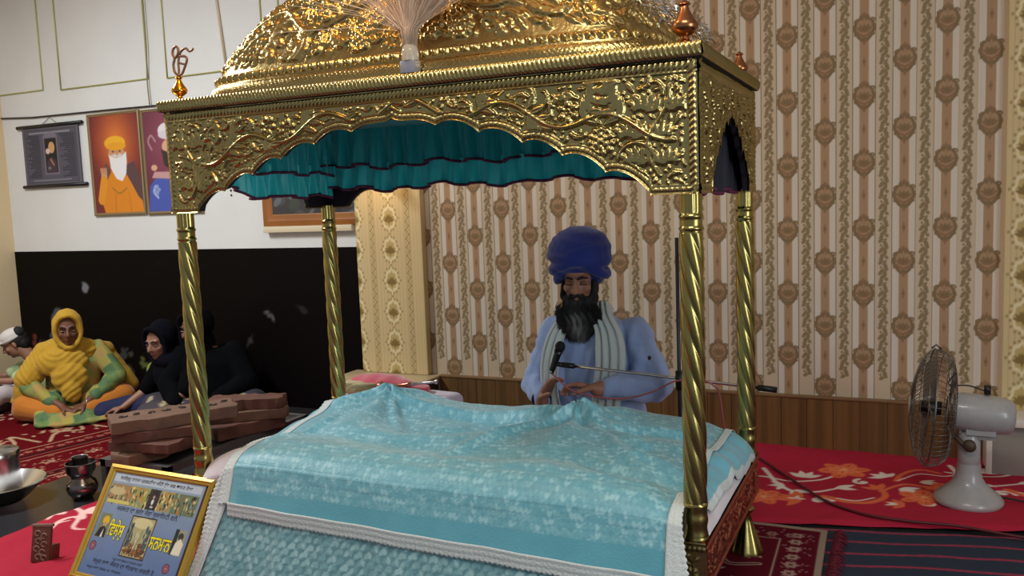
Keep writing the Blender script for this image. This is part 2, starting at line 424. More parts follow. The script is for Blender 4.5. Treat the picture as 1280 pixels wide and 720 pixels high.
    def sample(s, X, Y):
        fx = np.clip(X/s.res, 0, s.nx-1.001); fy = np.clip(Y/s.res, 0, s.ny-1.001); i = fx.astype(int); j = fy.astype(int); a = fx-i; b = fy-j
        H = s.H; return (H[j, i]*(1-a)+H[j, i+1]*a)*(1-b)+(H[j+1, i]*(1-a)+H[j+1, i+1]*a)*b

# ------------------------------------------------------------------ shared materials
M_gold = mat('embossed_brass', (176, 158, 104), rough=.25, metal=1, bump=(70, .25, .004), vary=(9, .10))
M_pill = mat('polished_brass', (166, 150, 90), rough=.25, metal=1, bump=(40, .12, .003), vary=(6, .08))
M_copper = mat('coppery_brass', (176, 118, 80), rough=.25, metal=1, bump=(30, .1, .002))
M_line = mat('dark_lining', (24, 14, 26), rough=.85)
M_white = mat('white_paint', (226, 226, 224), rough=.6, bump=(14, .05, .01), vary=(2.5, .03))
M_tan = mat('cream_paint', (226, 202, 160), rough=.65)
M_ceil = mat('ceiling_paint', (225, 222, 214), rough=.8)
M_granite = mat('black_granite', (50, 50, 53), rough=.22, vary=(120, .25))
M_floor = mat('dark_floor', (60, 46, 44), rough=.55)
M_steel = mat('stainless_steel', (190, 188, 186), rough=.24, metal=1, bump=(20, .08, .002))
M_black = mat('black_plastic', (18, 18, 19), rough=.45)
M_chrome = mat('chrome', (215, 215, 218), rough=.12, metal=1)

# ------------------------------------------------------------------ room shell
YN, YB, XL = 1.745, 2.0, -5.15
HF = -0.12
box('floor', XL, -2.40, -4.2, YB, HF-.1, HF, M_floor, None)['kind'] = 'structure'
box('floor_dais', -2.40, 4.2, -4.2, YN, HF-.1, 0.0, M_granite, None, bevel=.004)['kind'] = 'structure'
box('ceiling', XL, 4.2, -4.2, YB, 3.35, 3.45, M_ceil)['kind'] = 'structure'
box('wall_left', XL-.1, XL, -4.2, YB+.1, HF, 3.35, M_tan)['kind'] = 'structure'
box('wall_right', 4.2, 4.3, -4.2, YB+.1, HF, 3.35, M_white)['kind'] = 'structure'
box('wall_back_upper', XL, -1.60, YB, YB+.1, 1.012, 3.35, M_white)['kind'] = 'structure'
# lower part: almost black gloss paint with peeled spots and greenish painted reflection specks
cv = Canvas(XL*-1-1.60, 1.012-HF, .012, (11, 7, 7))
rr = random.Random(3)
def scuff_glint(px, py, n, s, col):
    p = at(px, py, YB)
    for _ in range(n): cv.ell(p.x-XL+rr.gauss(0, s), p.z-HF+rr.gauss(0, s*1.4), rr.uniform(.008, .03), rr.uniform(.012, .05), col, rr.uniform(0, 3))
scuff_glint(70, 402, 14, .035, (86, 88, 92)); scuff_glint(53, 432, 10, .045, (66, 58, 58)); scuff_glint(45, 425, 4, .02, (110, 50, 40))
scuff_glint(163, 458, 7, .04, (70, 66, 54)); scuff_glint(181, 456, 4, .02, (96, 104, 56)); scuff_glint(156, 437, 4, .015, (60, 64, 64)); scuff_glint(108, 361, 3, .01, (120, 122, 128))  # first two calls paint the greenish reflections
scuff_glint(337, 393, 3, .02, (96, 92, 88)); scuff_glint(312, 428, 2, .015, (60, 58, 56)); scuff_glint(306, 476, 3, .02, (60, 62, 58)); scuff_glint(380, 382, 3, .02, (44, 38, 38)); scuff_glint(110, 355, 8, .4, (18, 13, 13))
M_dark = mat('black_gloss_paint', attr=True, rough=.55, spec=.08, bump=(9, .12, .01))
panel('wall_back_lower', cv, (XL, YB-.006, HF), (1, 0, 0), (0, 0, 1), M_dark)['kind'] = 'structure'
box('wall_back_core', XL, -1.60, YB, YB+.1, HF, 1.012, mat('plaster', (60, 50, 48), .8))['kind'] = 'structure'

# wallpaper of the niche: brown bands with medallions, scroll columns between, woven of two stripes per repeat
def medallion(cv, cx, cy, k):
    br = (146, 112, 82); dk = (132, 108, 76); lt = (166, 134, 102)
    for s in (-1, 1):
        cv.curve([(cx, cy-.062*k), (cx+s*.022*k, cy-.045*k), (cx+s*.040*k, cy-.012*k), (cx+s*.036*k, cy+.018*k), (cx+s*.018*k, cy+.034*k), (cx, cy+.05*k)], .013*k, dk)
        cv.curve([(cx, cy-.040*k), (cx+s*.022*k, cy-.026*k), (cx+s*.026*k, cy), (cx+s*.012*k, cy+.018*k)], .009*k, br)
        cv.spiral(cx+s*.034*k, cy+.030*k, .013*k, 0, s*1.2, .006*k, dk)
        cv.ell(cx+s*.044*k, cy+.002, .006*k, .010*k, dk, s*.5)
        cv.ell(cx+s*.014*k, cy+.052*k, .007*k, .011*k, br, s*.6)
        cv.ell(cx+s*.040*k, cy-.030*k, .005*k, .007*k, dk)
    cv.ell(cx, cy+.058*k, .006*k, .012*k, br); cv.ell(cx, cy-.066*k, .006*k, .013*k, br); cv.ell(cx, cy-.052*k, .012*k, .008*k, dk)
    cv.ell(cx, cy+.006, .036*k, .034*k, (172, 140, 106)); cv.ell(cx, cy+.044*k, .016*k, .016*k, br)
    for q in range(9): a = PI*q/8; cv.ell(cx+.040*k*math.cos(a), cy+.010+.036*k*math.sin(a), .0075*k, .0075*k, dk)
    cv.ell(cx, cy-.002, .020*k, .020*k, lt)
    for a in range(5): cv.leaf(cx, cy-.018*k, .042*k, .012*k, PI*(a+1)/6, dk)
    for s in (-1, 1): cv.curve([(cx, cy-.020*k), (cx+s*.018*k, cy-.014*k), (cx+s*.022*k, cy+.004*k)], .005*k, br)
    cv.leaf(cx, cy+.012*k, .036*k, .014*k, PI/2, lt)
def wallpaper(w, h, x_off, z_off, res):
    PX, PZ = .1695, .304
    cv = Canvas(w, h, res, (202, 182, 154)); n = int(w/PX)+2
    X = cv.x-x_off; ph = (X/PX) % 1.0; ph = np.where(ph > .5, ph-1, ph)*PX; a = np.abs(ph)
    def band(lo, hi, col, soft=.0008):
        m = np.clip((a-lo)/soft, 0, 1)*np.clip((hi-a)/soft, 0, 1); cv.C[:] = cv.C*(1-m[..., None])+np.array(col)*m[..., None]
    band(.0, .0195, (172, 138, 104)); cv.C[a < .001] = (172, 138, 104)
    band(.0195, .0470, (214, 202, 186)); band(.0475, .0500, (120, 104, 88)); band(.0195, .0207, (186, 160, 130))
    for q in (.0275, .035): band(q, q+.0008, (196, 180, 160))
    for i in range(-1, n+1):
        cx = x_off+i*PX; par = i % 2
        for j in range(-1, int(h/PZ)+2):
            cy = z_off+j*PZ+(PZ/2 if par else 0)
            medallion(cv, cx, cy, .98); cv.ell(cx, cy+PZ/2, .007, .010, (136, 104, 74)); cv.ell(cx, cy+PZ/2+.014, .004, .008, (150, 116, 84)); cv.ell(cx, cy+PZ/2-.014, .004, .008, (150, 116, 84))
        sx = cx+PX/2; st = .304/3.0; sc = (140, 120, 88)
        for j in range(-1, int(h/st)+2):
            y0 = j*st+z_off
            cv.curve([(sx-.008, y0), (sx+.010, y0+.018), (sx+.004, y0+.036), (sx-.010, y0+.052), (sx-.002, y0+.074), (sx+.008, y0+.090), (sx-.008, y0+st)], .0150, sc, n=5)
            for s, dy in ((1, .012), (-1, .040), (1, .066), (-1, .092)):
                cv.ell(sx+s*.0135, y0+dy, .0075, .0095, sc, s*.7); cv.ell(sx-s*.010, y0+dy+.008, .005, .006, sc)
                cv.ell(sx+s*.003, y0+dy, .0028, .004, (186, 166, 134))
    return cv
M_paper = mat('patterned_wallpaper', attr=True, rough=.55, spec=.3)
x0 = -1.20; w_ = 1.752-x0; z0 = .27
cv = wallpaper(w_, 2.75, .832-x0-.1695*12, (1.687-z0) % .304, .0036)
panel('wall_niche', cv, (x0, YN, z0), (1, 0, 0), (0, 0, 1), M_paper)['kind'] = 'structure'
box('wall_niche_core', -1.62, 4.2, YN+.004, YB+.1, 0, 3.35, M_ceil)['kind'] = 'structure'
box('wall_niche_top', -1.62, 4.2, YN-.14, YN+.01, 3.0, 3.35, M_white)['kind'] = 'structure'
# pilaster paper: cream with framed diamonds and a twisted cord
def diamond(cv, cx, cy, k):
    lt = (232, 216, 172); dk = (136, 112, 60)
    pts = []
    for s in range(40):
        t = 2*PI*s/40; r = 1+.10*math.cos(8*t); pts.append((cx+.034*k*r*math.copysign(abs(math.cos(t))**1.25, math.cos(t)), cy+.052*k*r*math.copysign(abs(math.sin(t))**1.25, math.sin(t))))
    for s in range(0, 40, 2): cv.ell(cx+(pts[s][0]-cx)*1.16, cy+(pts[s][1]-cy)*1.16, .0042*k, .0048*k, (168, 142, 90))
    cv.poly(pts, lt); cv.poly([(cx+(p[0]-cx)*.74, cy+(p[1]-cy)*.74) for p in pts], (196, 170, 112))
    for a in range(6): cv.leaf(cx, cy-.014*k, .030*k, .012*k, PI*(a+.5)/6, dk)
    cv.leaf(cx, cy-.028*k, .046*k, .010*k, PI/2, dk); cv.ell(cx, cy+.066*k, .003, .012*k, lt)
def paper2(w, h, cols, cords, z_off, res):
    cv = Canvas(w, h, res, (214, 190, 142)); P = .184
    for q in np.arange(0, w, .022): cv.rect(q, q+.0016, 0, h, (194, 166, 112))
    for cx in cords:
        cv.rect(cx-.014, cx+.014, 0, h, (216, 194, 146))
        for j in range(-1, int(h/.05)+2):
            y0 = j*.05
            cv.line([(cx-.010, y0), (cx+.010, y0+.025), (cx-.010, y0+.05)], .0045, (140, 114, 66)); cv.line([(cx+.008, y0), (cx-.008, y0+.025), (cx+.008, y0+.05)], .003, (172, 148, 98))
        for s in (-1, 1): cv.rect(cx+s*.0145-.001, cx+s*.0145+.001, 0, h, (150, 124, 76))
    for cx in cols:
        for j in range(-1, int(h/P)+2): diamond(cv, cx, z_off+j*P, 1.42)
    return cv
M_paper2 = mat('diamond_wallpaper', attr=True, rough=.5, spec=.3)
ZLt = .272; YP = 1.70
def pilaster(name, xa, xb, arc, cols, cords, zo):
    """front face from xa to xb with a rounded left edge of radius arc; paper wraps round it"""
    r = arc; wl = (PI/2*r if r else 0); fw = xb-xa-r; sw = YN-YP+.01; tot = wl+fw+sw
    cv = paper2(tot, 2.9, cols, cords, zo, .0045); u = cv.x
    if r:
        th = np.clip(u/wl, 0, 1)*PI/2
        X = np.where(u < wl, xa+r-r*np.cos(th), xa+r+(u-wl)); Y = np.where(u < wl, YP+r-r*np.sin(th), YP)
    else: X = xa+u; Y = np.full_like(u, YP)
    X = np.minimum(X, xb); Y = np.where(u > wl+fw, YP+(u-wl-fw), Y)
    o = finish(name, grid_me(np.stack([X, Y, cv.y+ZLt], -1), cv.C), M_paper2); o['kind'] = 'structure'
xpl = at(447, 420, YP).x; xpr = at(533, 420, YP).x
pilaster('wall_pilaster_left', xpl, xpr, .06, [.055, .055+.245], [.055+.1225, .055+.1225+.245], (at(503, 272, YP).z-ZLt) % .184)
box('wall_pilaster_core', xpl+.005, -1.20, YP+.065, YN+.02, 0, 3.1, M_tan)['kind'] = 'structure'
# right pilaster: plain return then diamonds
xr = at(1256, 300, YP).x
cv = paper2(.9, 2.9, [.075, .075+.245, .075+.49, .81], [.1975, .4425, .6875], (at(1272, 182, YP).z-ZLt) % .184, .0045)
panel('wall_pilaster_right', cv, (xr, YP, ZLt), (1, 0, 0), (0, 0, 1), M_paper2)['kind'] = 'structure'
box('wall_pilaster_right_core', xr, xr+1.2, YP+.003, YN+.02, 0, 3.1, mat('cream_return', (214, 190, 142), .6))['kind'] = 'structure'
# wainscot of wooden boards, cap, ledges
M_wood = mat('wood_board', (112, 80, 44), rough=.38, vary=(2, .34, (14, 14, .35)), bump=(60, .05, .002, (9, 9, 1)))
bm = bmesh.new(); x = -1.12; rr = random.Random(5)
while x < 1.70:
    boxbm(bm, x+.0003, min(x+.118, 1.70), YN-.028-rr.uniform(0, .0015), YN+.004, 0, .262); x += .12
o = from_bm('wall_niche_wainscot', bm, M_wood); o['kind'] = 'structure'
M_wood2 = mat('wood_board_cap', (128, 96, 62), rough=.4)
box('trim_1', -1.12, 1.70, YN-.034, YN, .262, .274, M_wood2, bevel=.002)['kind'] = 'structure'
M_ledge = mat('cream_marble', (196, 176, 136), rough=.3, vary=(6, .05))
M_ledge2 = mat('white_marble', (222, 214, 202), rough=.3, vary=(5, .03))
box('wall_pilaster_ledge_left', -1.72, -1.118, 1.522, YN, .252, .270, M_ledge, bevel=.003)['kind'] = 'structure'
box('wall_pilaster_base_left', -1.68, -1.15, 1.56, YN, 0, .252, M_wood)['kind'] = 'structure'
box('wall_pilaster_ledge_right', 1.655, 3.2, 1.50, YN, .238, .268, M_ledge2, bevel=.004)['kind'] = 'structure'
box('wall_pilaster_base_right', 1.685, 3.2, 1.535, YN, 0, .238, mat('grey_marble', (150, 143, 134), .35, vary=(5, .05)), bevel=.003)['kind'] = 'structure'
box('trim_2', 1.672, 1.694, 1.528, YN-.03, 0, .238, M_ledge2, bevel=.002)['kind'] = 'structure'
# mouldings of the upper wall
M_mould = mat('gilt_moulding', (176, 172, 104), rough=.5)
def mould(n, pts, r=.006):
    q = [at(px, py, YB-.003) for px, py in pts]; tube('trim_%d' % n, q, r, M_mould, n=6)['kind'] = 'structure'
def up(px, py, dz=1.2):
    p = at(px, py, YB-.003); p = Vector((p.x, p.y, min(p.z+dz, 3.3))); return p
def mould_rect(n, a, b):
    A = at(a[0], a[1], YB-.003); B = at(b[0], b[1], YB-.003); z = (A.z+B.z)/2; t = 3.1
    tube('trim_%d' % n, [Vector((A.x, A.y, t)), Vector((A.x, A.y, z+.001)), Vector((A.x, A.y, z)), Vector((B.x, B.y, z)), Vector((B.x, B.y, z+.001)), Vector((B.x, B.y, t))], .006, M_mould, n=6)['kind'] = 'structure'
A = at(-60, 128, YB); mould_rect(3, (-60, 127), (54, 113)); mould_rect(4, (76, 111), (185, 100)); mould_rect(5, (209, 96), (330, 84))
mould_rect(6, (352, 80), (470, 66))
p = at(262, 0, YB-.006); q = at(284, 66, YB-.006)
tube('trim_7', [Vector((p.x, p.y, 3.3)), Vector((q.x, q.y, q.z-.25))], .010, mat('cream_conduit', (206, 190, 160), .5), n=8)['kind'] = 'structure'
# cable along the wall and hanging lead
M_cable = mat('dark_cable', (36, 30, 26), rough=.5)
zc = at(0, 149, YB-.012).z
props(tube('cable', [Vector((XL+.005, YB-.012, zc+.004))]+[at(px, py, YB-.012) for px, py in ((40, 147), (90, 142), (140, 137), (205, 131))]+[Vector((-2.2, YB-.012, zc-.03))], .006, M_cable),
      'thin dark cable running level along the white wall above the pictures', 'cable')
props(tube('cable', bez([Vector((at(178, 0, YB-.02).x, YB-.02, 3.34)), at(180, 20, YB-.02), at(183, 60, YB-.02), at(184, 100, YB-.02), at(187, 131, YB-.02)]), .0045, mat('olive_wire', (128, 124, 84), .5)),
      'olive wire hanging down the white wall to the level cable', 'wire')
# ------------------------------------------------------------------ the gilded palanquin
HW, HD = .90, .435          # half width and half depth of the roof trim
ZT0, ZT1, ZS = 1.600, 1.638, 1.267
SX, SY = .886, .421          # faces of the skirts
PXX, PYY = .858, .394        # pillar axes
pal = thing('palanquin', (0, 0, 0), 'large gilded canopy palanquin with four twisted pillars and an embossed dome, over the bed', 'palanquin')
CUSP = [(0, 1.520), (.145, 1.486), (.28, 1.457), (.41, 1.419), (.526, 1.378), (.645, 1.329), (.762, 1.270)]
def scallop(x, cusp, flat, kx=1.0):
    a = np.abs(x)/kx; z = np.full(a.shape, flat)
    for i in range(len(cusp)-1):
        (x0, z0), (x1, z1) = cusp[i], cusp[i+1]; m = (a >= x0) & (a < x1); t = (a-x0)/(x1-x0)
        if i == 0: zz = z0+(z1-z0)*t**.55-(1-t)*0+.020*np.sin(PI*t)*t
        else: zz = z0+(z1-z0)*t+.024*np.sin(PI*t)**.7
        z = np.where(m, zz, z)
    return z
def ribs(u, pitch): return .5+.5*np.cos(2*PI*u/pitch)
def skirt(name, half, kx, cusp, face, res, seed, scale=1.0):
    w = 2*half; h = ZT0-ZS; R_ = Relief(w, h, res, seed, scale*1.15)
    xl = R_.x-half; zb = scallop(xl, cusp, 0, kx); zb = np.where(zb == 0, ZS, zb)-ZS
    R_.ok = (R_.y > zb+.026) & (R_.y < h-.036) & (np.abs(xl) < half-.030)
    side = face in ('left', 'right')
    if not side:
        yc = lambda x: .5*(h-.04)+.5*float(np.interp(abs(x-half), [0, .145, .28, .41, .526, .645, .762, .9], [.253, .219, .19, .152, .111, .062, .02, .0]))+.01
        R_.vine(.06, w-.06, yc, .026, .30, .0105, .6)
        for sg, xx in ((1, .10), (-1, w-.10)):
            R_.stroke([(xx+sg*.03*math.sin(t*5), .05+t*.22) for t in np.linspace(0, 1, 14)], .011, .009)
            for t in (.1, .4, .7): R_.spray(xx+sg*.03*math.sin(t*5), .05+t*.22, PI/2-sg*.7, .10, .009, -sg); R_.spray(xx+sg*.03*math.sin(t*5), .05+t*.22, PI/2+sg*.7, .08, .009, sg)
            R_.cluster(xx+sg*.075, .055, .030, .009)
            R_.stroke([(xx+sg*(.06+.05*math.cos(t)), .085+.05*math.sin(t)) for t in np.linspace(0, PI, 12)], .012, .009)
    R_.H[~R_.ok] = 0
    R_.fill(2600, .0105)
    nx = int(w/(res*1.05))+1; nz = int(h/(res*1.05))+1
    u = np.linspace(-half, half, nx); zb1 = scallop(u, cusp, 0, kx); zb1 = np.where(zb1 == 0, ZS, zb1)
    v = np.linspace(0, 1, nz)[:, None]; X = np.ones((nz, 1))*u[None, :]; Z = zb1[None, :]+v*(ZT0-zb1[None, :])
    Hh = R_.sample(X+half, Z-ZS)
    # borders: beads along the scallops, herringbone up the sides, slanted ribs under the trim
    dz = Z-zb1[None, :]; slope = np.abs(np.gradient(zb1, u))[None, :]; dn = dz/np.sqrt(1+np.minimum(slope, 3)**2)
    arc = np.cumsum(np.hypot(np.gradient(u), np.gradient(zb1)))[None, :]
    low = np.clip(1-((dn-.013)/.0065)**2, 0, 1)**.5*(.35+.65*ribs(arc, .014))*.0065
    lip = np.clip(1-(dn/.004)**2, 0, 1)*.004; lip2 = np.clip(1-((dn-.0225)/.0025)**2, 0, 1)*.003
    e = half-np.abs(X); vert = np.clip(1-((e-.014)/.010)**2, 0, 1)**.5*(.3+.7*ribs(Z+e*.8, .016))*.007
    t = ZT0-Z; top = np.clip(1-((t-.016)/.012)**2, 0, 1)**.5*(.25+.75*ribs(X+t*.5, .014))*.007; top2 = np.clip(1-((t-.032)/.003)**2, 0, 1)*.004
    Hh = np.maximum.reduce([Hh, low, lip, lip2, vert, top, top2])
    Hh = Hh+.0035*(vnoise(X*22+50, Z*22+50, seed)+.6)
    if face == 'front': P = np.stack([X, -SY-Hh, Z], -1)
    elif face == 'back': P = np.stack([-X, SY+Hh, Z], -1)
    elif face == 'right': P = np.stack([SX+Hh, X, Z], -1)
    else: P = np.stack([-SX-Hh, -X, Z], -1)
    o = grid(name, P, M_gold, pal)
    # lining board behind the sheet
    bm = bmesh.new(); k = 90 if not side else 50; th = .016; lo = []; hi = []
    for q in np.linspace(-half+.012, half-.012, k):
        zz = float(scallop(np.array([q]), cusp, 0, kx)[0]) or ZS; zz += .004
        def mk(d, z):
            return {'front': (q, -SY+d, z), 'back': (-q, SY-d, z), 'right': (SX-d, q, z), 'left': (-SX+d, -q, z)}[face]
        lo.append([bm.verts.new(mk(.001, zz)), bm.verts.new(mk(th, zz))]); hi.append([bm.verts.new(mk(.001, ZT0-.002)), bm.verts.new(mk(th, ZT0-.002))])
    for i in range(k-1):
        for a, b in ((lo, hi),):
            bm.faces.new((a[i][0], a[i+1][0], b[i+1][0], b[i][0])); bm.faces.new((a[i][1], b[i][1], b[i+1][1], a[i+1][1]))
        bm.faces.new((lo[i][0], lo[i][1], lo[i+1][1], lo[i+1][0])); bm.faces.new((hi[i][0], hi[i+1][0], hi[i+1][1], hi[i][1]))
    for i in (0, k-1): bm.faces.new((lo[i][0], lo[i][1], hi[i][1], hi[i][0]))
    bmesh.ops.recalc_face_normals(bm, faces=bm.faces[:])
    l = from_bm('lining', bm, M_line, None, False); l.parent = o; ORG[l.name] = Vector(ORG[o.name]); l.location = Vector(l.location)-Vector(ORG[o.name])
    return o
skirt('front_panel', SX, 1.0, CUSP, 'front', .0026, 11)
SCU = [(0, 1.50), (.055, 1.455), (.115, 1.43), (.165, 1.385), (.215, 1.36), (.255, 1.315), (.275, 1.30), (.285, 1.268)]
skirt('side_panel', SY-.003, 1.0, SCU, 'right', .003, 12, .85)
skirt('side_panel', SY-.003, 1.0, SCU, 'left', .005, 13, .85)
skirt('back_panel', SX, 1.0, CUSP, 'back', .005, 14)
# roof trim: a ribbed moulding all round
def trim_ring(name, hx, hy, z0, z1, pitch, dep, m):
    per = [(-hx, -hy), (hx, -hy), (hx, hy), (-hx, hy)]; Ps = []
    nz = 9; n_out = [(0, -1), (1, 0), (0, 1), (-1, 0)]
    for i in range(4):
        (ax, ay), (bx_, by) = per[i], per[(i+1) % 4]; L_ = math.hypot(bx_-ax, by-ay); n = int(L_/.0028)
        t = np.linspace(0, 1, n)[None, :]; v = np.linspace(0, 1, nz)[:, None]
        prof = np.sin(PI*np.clip(v, .0, 1))**.5*dep*(.25+.75*ribs(t*L_+v*.010, pitch))
        X = ax+(bx_-ax)*t+n_out[i][0]*prof; Y = ay+(by-ay)*t+n_out[i][1]*prof; Z = z0+(z1-z0)*v+0*t
        Ps.append(np.stack([X, Y, Z], -1))
    c = np.array([[[-hx, -hy, z1], [hx, -hy, z1]], [[-hx, hy, z1], [hx, hy, z1]]]); Ps.append(c)
    me = join_me(Ps, wrap=False); return finish(name, me, m, pal)
trim_ring('roof_trim', HW, HD, ZT0+.002, ZT1, .0135, .008, M_gold)
box('trim_soffit', -HW+.002, HW-.002, -HD+.002, HD-.002, ZT0+.001, ZT0+.004, M_line, pal)
box('roof_board', -SX+.014, SX-.014, -SY+.014, SY-.014, ZT0-.012, ZT0+.004, mat('roof_board', (40, 28, 24), .7), pal)
# dome
def dome(name, a0, b0, z0, Hd, seed):
    per = 2*PI; nu, nv = 900, 230
    R_ = Relief(5.2, 1.0, .005, seed, 1.7); DX = -.042
    R_.ok = (R_.y > .09) & (R_.y < .99)
    R_.vine(.1, 5.1, lambda x: .24, .05, .62, .013, 0); R_.vine(.1, 5.1, lambda x: .52, .05, .62, .013, 2)
    R_.H[~R_.ok] = 0; R_.fill(9000, .014)
    u = np.linspace(0, 1, nu, endpoint=False)[None, :]; v = np.linspace(0, 1, nv)[:, None]
    th = u*2*PI-PI/2
    ct, st = np.cos(th), np.sin(th); n = 5.0
    rr_ = (np.abs(ct)**n+np.abs(st)**n)**(-1/n); cx = rr_*ct; cy = rr_*st
    g = np.clip(1-v**1.5, 0, 1)**.68; z = z0+Hd*v
    def base(g_, z_): return np.stack([DX+a0*g_*cx, b0*g_*cy, z_+0*cx], -1)
    P = base(g, z)
    # arc length round the base for an even pattern
    seg = np.hypot(np.diff(np.append(a0*cx[0], a0*cx[0, 0])), np.diff(np.append(b0*cy[0], b0*cy[0, 0]))); s = np.concatenate([[0], np.cumsum(seg)[:-1]]); tot = seg.sum()
    S = (s/tot*5.2)[None, :]+0*v; prof = np.cumsum(np.hypot(np.diff(np.append(0, g[:, 0]*b0*1.2)), np.diff(np.append(0, z[:, 0]-z0))))-b0*1.2
    V = np.clip(prof[:, None]+0*S, 0, .99)
    Hh = R_.sample(S, V)
    sm = S/5.2*tot
    bead = np.clip(1-((V-.065)/.012)**2, 0, 1)**.5*np.clip(ribs(sm, .034)*1.4-.3, 0, 1)*.012
    rope = np.clip(1-((V-.022)/.020)**2, 0, 1)**.5*(.2+.8*ribs(sm+V*.8, .016))*.008
    Hh = np.maximum.reduce([Hh, bead, rope])+.006*vnoise(S*9, V*9, 5)
    dx = np.gradient(P, axis=0); du = np.roll(P, -1, 1)-np.roll(P, 1, 1); N_ = np.cross(du, dx); N_ /= (np.linalg.norm(N_, axis=2, keepdims=True)+1e-9)
    N_[-3:] = (0, 0, 1)
    return finish(name, grid_me(P+N_*Hh[..., None], wrap=True), M_domeg, pal)
M_domeg = mat('dome_brass', (192, 164, 104), rough=.27, metal=1, bump=(90, .35, .004))
dome('dome', .800, .388, ZT1-.002, .52, 21)
# ceiling cloth and frills inside
M_teal = mat('teal_satin', (30, 172, 176), rough=.42, sheen=.3, bump=(30, .1, .004))
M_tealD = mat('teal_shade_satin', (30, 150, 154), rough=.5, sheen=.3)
M_tealLit = mat('lit_teal_satin', (44, 206, 208), rough=.4, sheen=.2)  # same teal cloth, light on the lower tier put into the colour
M_maroon = mat('maroon_piping', (96, 20, 62), rough=.6)
box('ceiling_cloth', -SX+.02, SX-.02, -SY+.02, SY-.02, ZT0-.022, ZT0-.012, M_tealD, pal)
def frill(name, a, b, inward, ztop, zbot, m, pitch, amp, seed, lin_m=None):
    a = np.array(a); b = np.array(b); L_ = np.linalg.norm(b-a); n = int(L_/.0045); t = np.linspace(0, 1, n)[None, :]; v = np.linspace(0, 1, 22)[:, None]
    r = np.random.RandomState(seed); ph = np.cumsum(.6+.8*r.rand(n))/n*L_/pitch*2*PI
    w = (np.sign(np.sin(ph))*np.abs(np.sin(ph))**.6)[None, :]*(.45+.55*v)+.40*np.sin(ph*2.3+1)[None, :]*v
    inw = np.array(inward, float)
    base = a+(b-a)*t[..., None]; P = np.zeros((22, n, 3)); P[..., :2] = base+inw*(.012+amp*(1+w))[..., None]
    P[..., 2] = ztop+(zbot(t)-ztop)*v+.004*np.sin(ph*.5)[None, :]*v
    o = grid(name, P, m, pal)
    hem = P[-1]; pts = [Vector(q) for q in hem[::2]]
    k = tube('piping', pts, .0055, M_maroon, o, 6)
    return o
FX, FY = SX-.024, SY-.024
for nm, zt, zb, m, off, am in (('valance', 1.585, 1.428, M_teal, 0.0, .013), ('valance_frill', 1.440, 1.338, M_tealLit, -.008, .010)):
    frill(nm, (-FX, FY-off), (FX, FY-off), (0, -1), zt, lambda t, zb=zb: zb+.008*np.sin(t*23)+.004*np.sin(t*61), m, .085, am*1.9, 3)
    frill(nm, (-FX-off*0, -.20), (-FX, FY), (1, 0), zt, lambda t, zb=zb: zb+.006*np.sin(t*17)-.022+.035*np.clip(.16-t, 0, 1)/.16, m, .08, am*1.6, 4)
M_navy = mat('navy_lining_cloth', (20, 20, 36), rough=.7)
frill('valance', (FX, -FY), (FX, FY), (-1, 0), 1.585, lambda t: 1.272+.004*np.sin(t*19), M_navy, .12, .008, 5)
# finials
def finial(x, y, s, m):
    pr = [(.001, 0), (.016, 0), (.018, .006), (.011, .012), (.010, .020), (.018, .026), (.028, .036), (.031, .048), (.026, .060), (.018, .074), (.011, .090), (.0085, .100), (.014, .104), (.013, .108), (.006, .114), (.001, .118)]
    return lathe('finial', [(r*s*1.2, z*s) for r, z in pr], (x, y, ZT1), m, pal, 28)
M_gc = mat('golden_finial', (214, 150, 50), rough=.2, metal=1)
f1 = finial(-.855+.02, -.40, .70, M_gc); finial(.852, -.40, .92, M_copper); finial(.845, .40, .80, M_copper); finial(-.845, .40, .80, M_copper)
# emblem on the left finial: a numeral-and-letter sign of bent flat bar
e0 = Vector((-.834, -.40, 1.719)); k = .00172
def em(pts): return bez([e0+Vector((x*k, 0, y*k)) for x, y in pts], 6)
Ps = [tube_P(em([(0, 0), (-9, 8), (-11, 22), (-7, 33), (-11, 42), (-8, 52), (-1, 55), (4, 50), (3, 42), (-4, 34)]), .0042, 8),
      tube_P(em([(1, 0), (2, 12), (2, 24), (6, 38), (14, 47), (24, 49), (31, 43), (38, 44), (42, 47)]), .0038, 8),
      tube_P(em([(0, 0), (10, 4), (17, 14), (23, 24), (24, 31), (18, 35), (8, 36)]), .0040, 8), tube_P(em([(3, 24), (10, 22), (18, 20)]), .0034, 8)]
finish('emblem', join_me(Ps), mat('bronze_emblem', (150, 112, 86), rough=.4, metal=.6), f1)
# pillars: fluted cap, ring, twisted shaft, ring, base drum
def pillar(x, y, n_ang=72):
    zt, zb = ZS+.01, .352; zs = np.concatenate([np.linspace(zb, .372, 6), np.linspace(.373, .46, 14), np.linspace(.461, zt-.11, 330), np.linspace(zt-.109, zt, 30)])
    t = np.linspace(0, 2*PI, n_ang, endpoint=False)[None, :]; Z = zs[:, None]
    r = np.full((len(zs), 1), .0290)
    tw = np.abs(np.cos(2.5*(t+Z*13.5)))**.75; R_ = .0262+.0052*tw+0*Z
    fl = np.abs(np.cos(5*t))*.003+.0255
    drum = .0305+.0015*np.cos(2*PI*(Z-.37)/.045)
    R_ = np.where(Z < .372, .034+0*t, R_); R_ = np.where((Z >= .372) & (Z < .461), drum+0*t, R_); R_ = np.where(Z > zt-.058, fl+0*Z, R_)
    ring = np.exp(-((Z-(zt-.066))/.004)**2)*.0045+np.exp(-((Z-(zt-.098))/.004)**2)*.0045+np.where((Z > zt-.098) & (Z < zt-.066), .001, 0)
    R_ = np.where((Z > zt-.108) & (Z <= zt-.058), .0272+ring+0*t, R_)
    P = np.stack([x+R_*np.cos(t), y+R_*np.sin(t), Z+0*t], -1)
    return finish('pillar', grid_me(P, wrap=True), M_pill, pal)
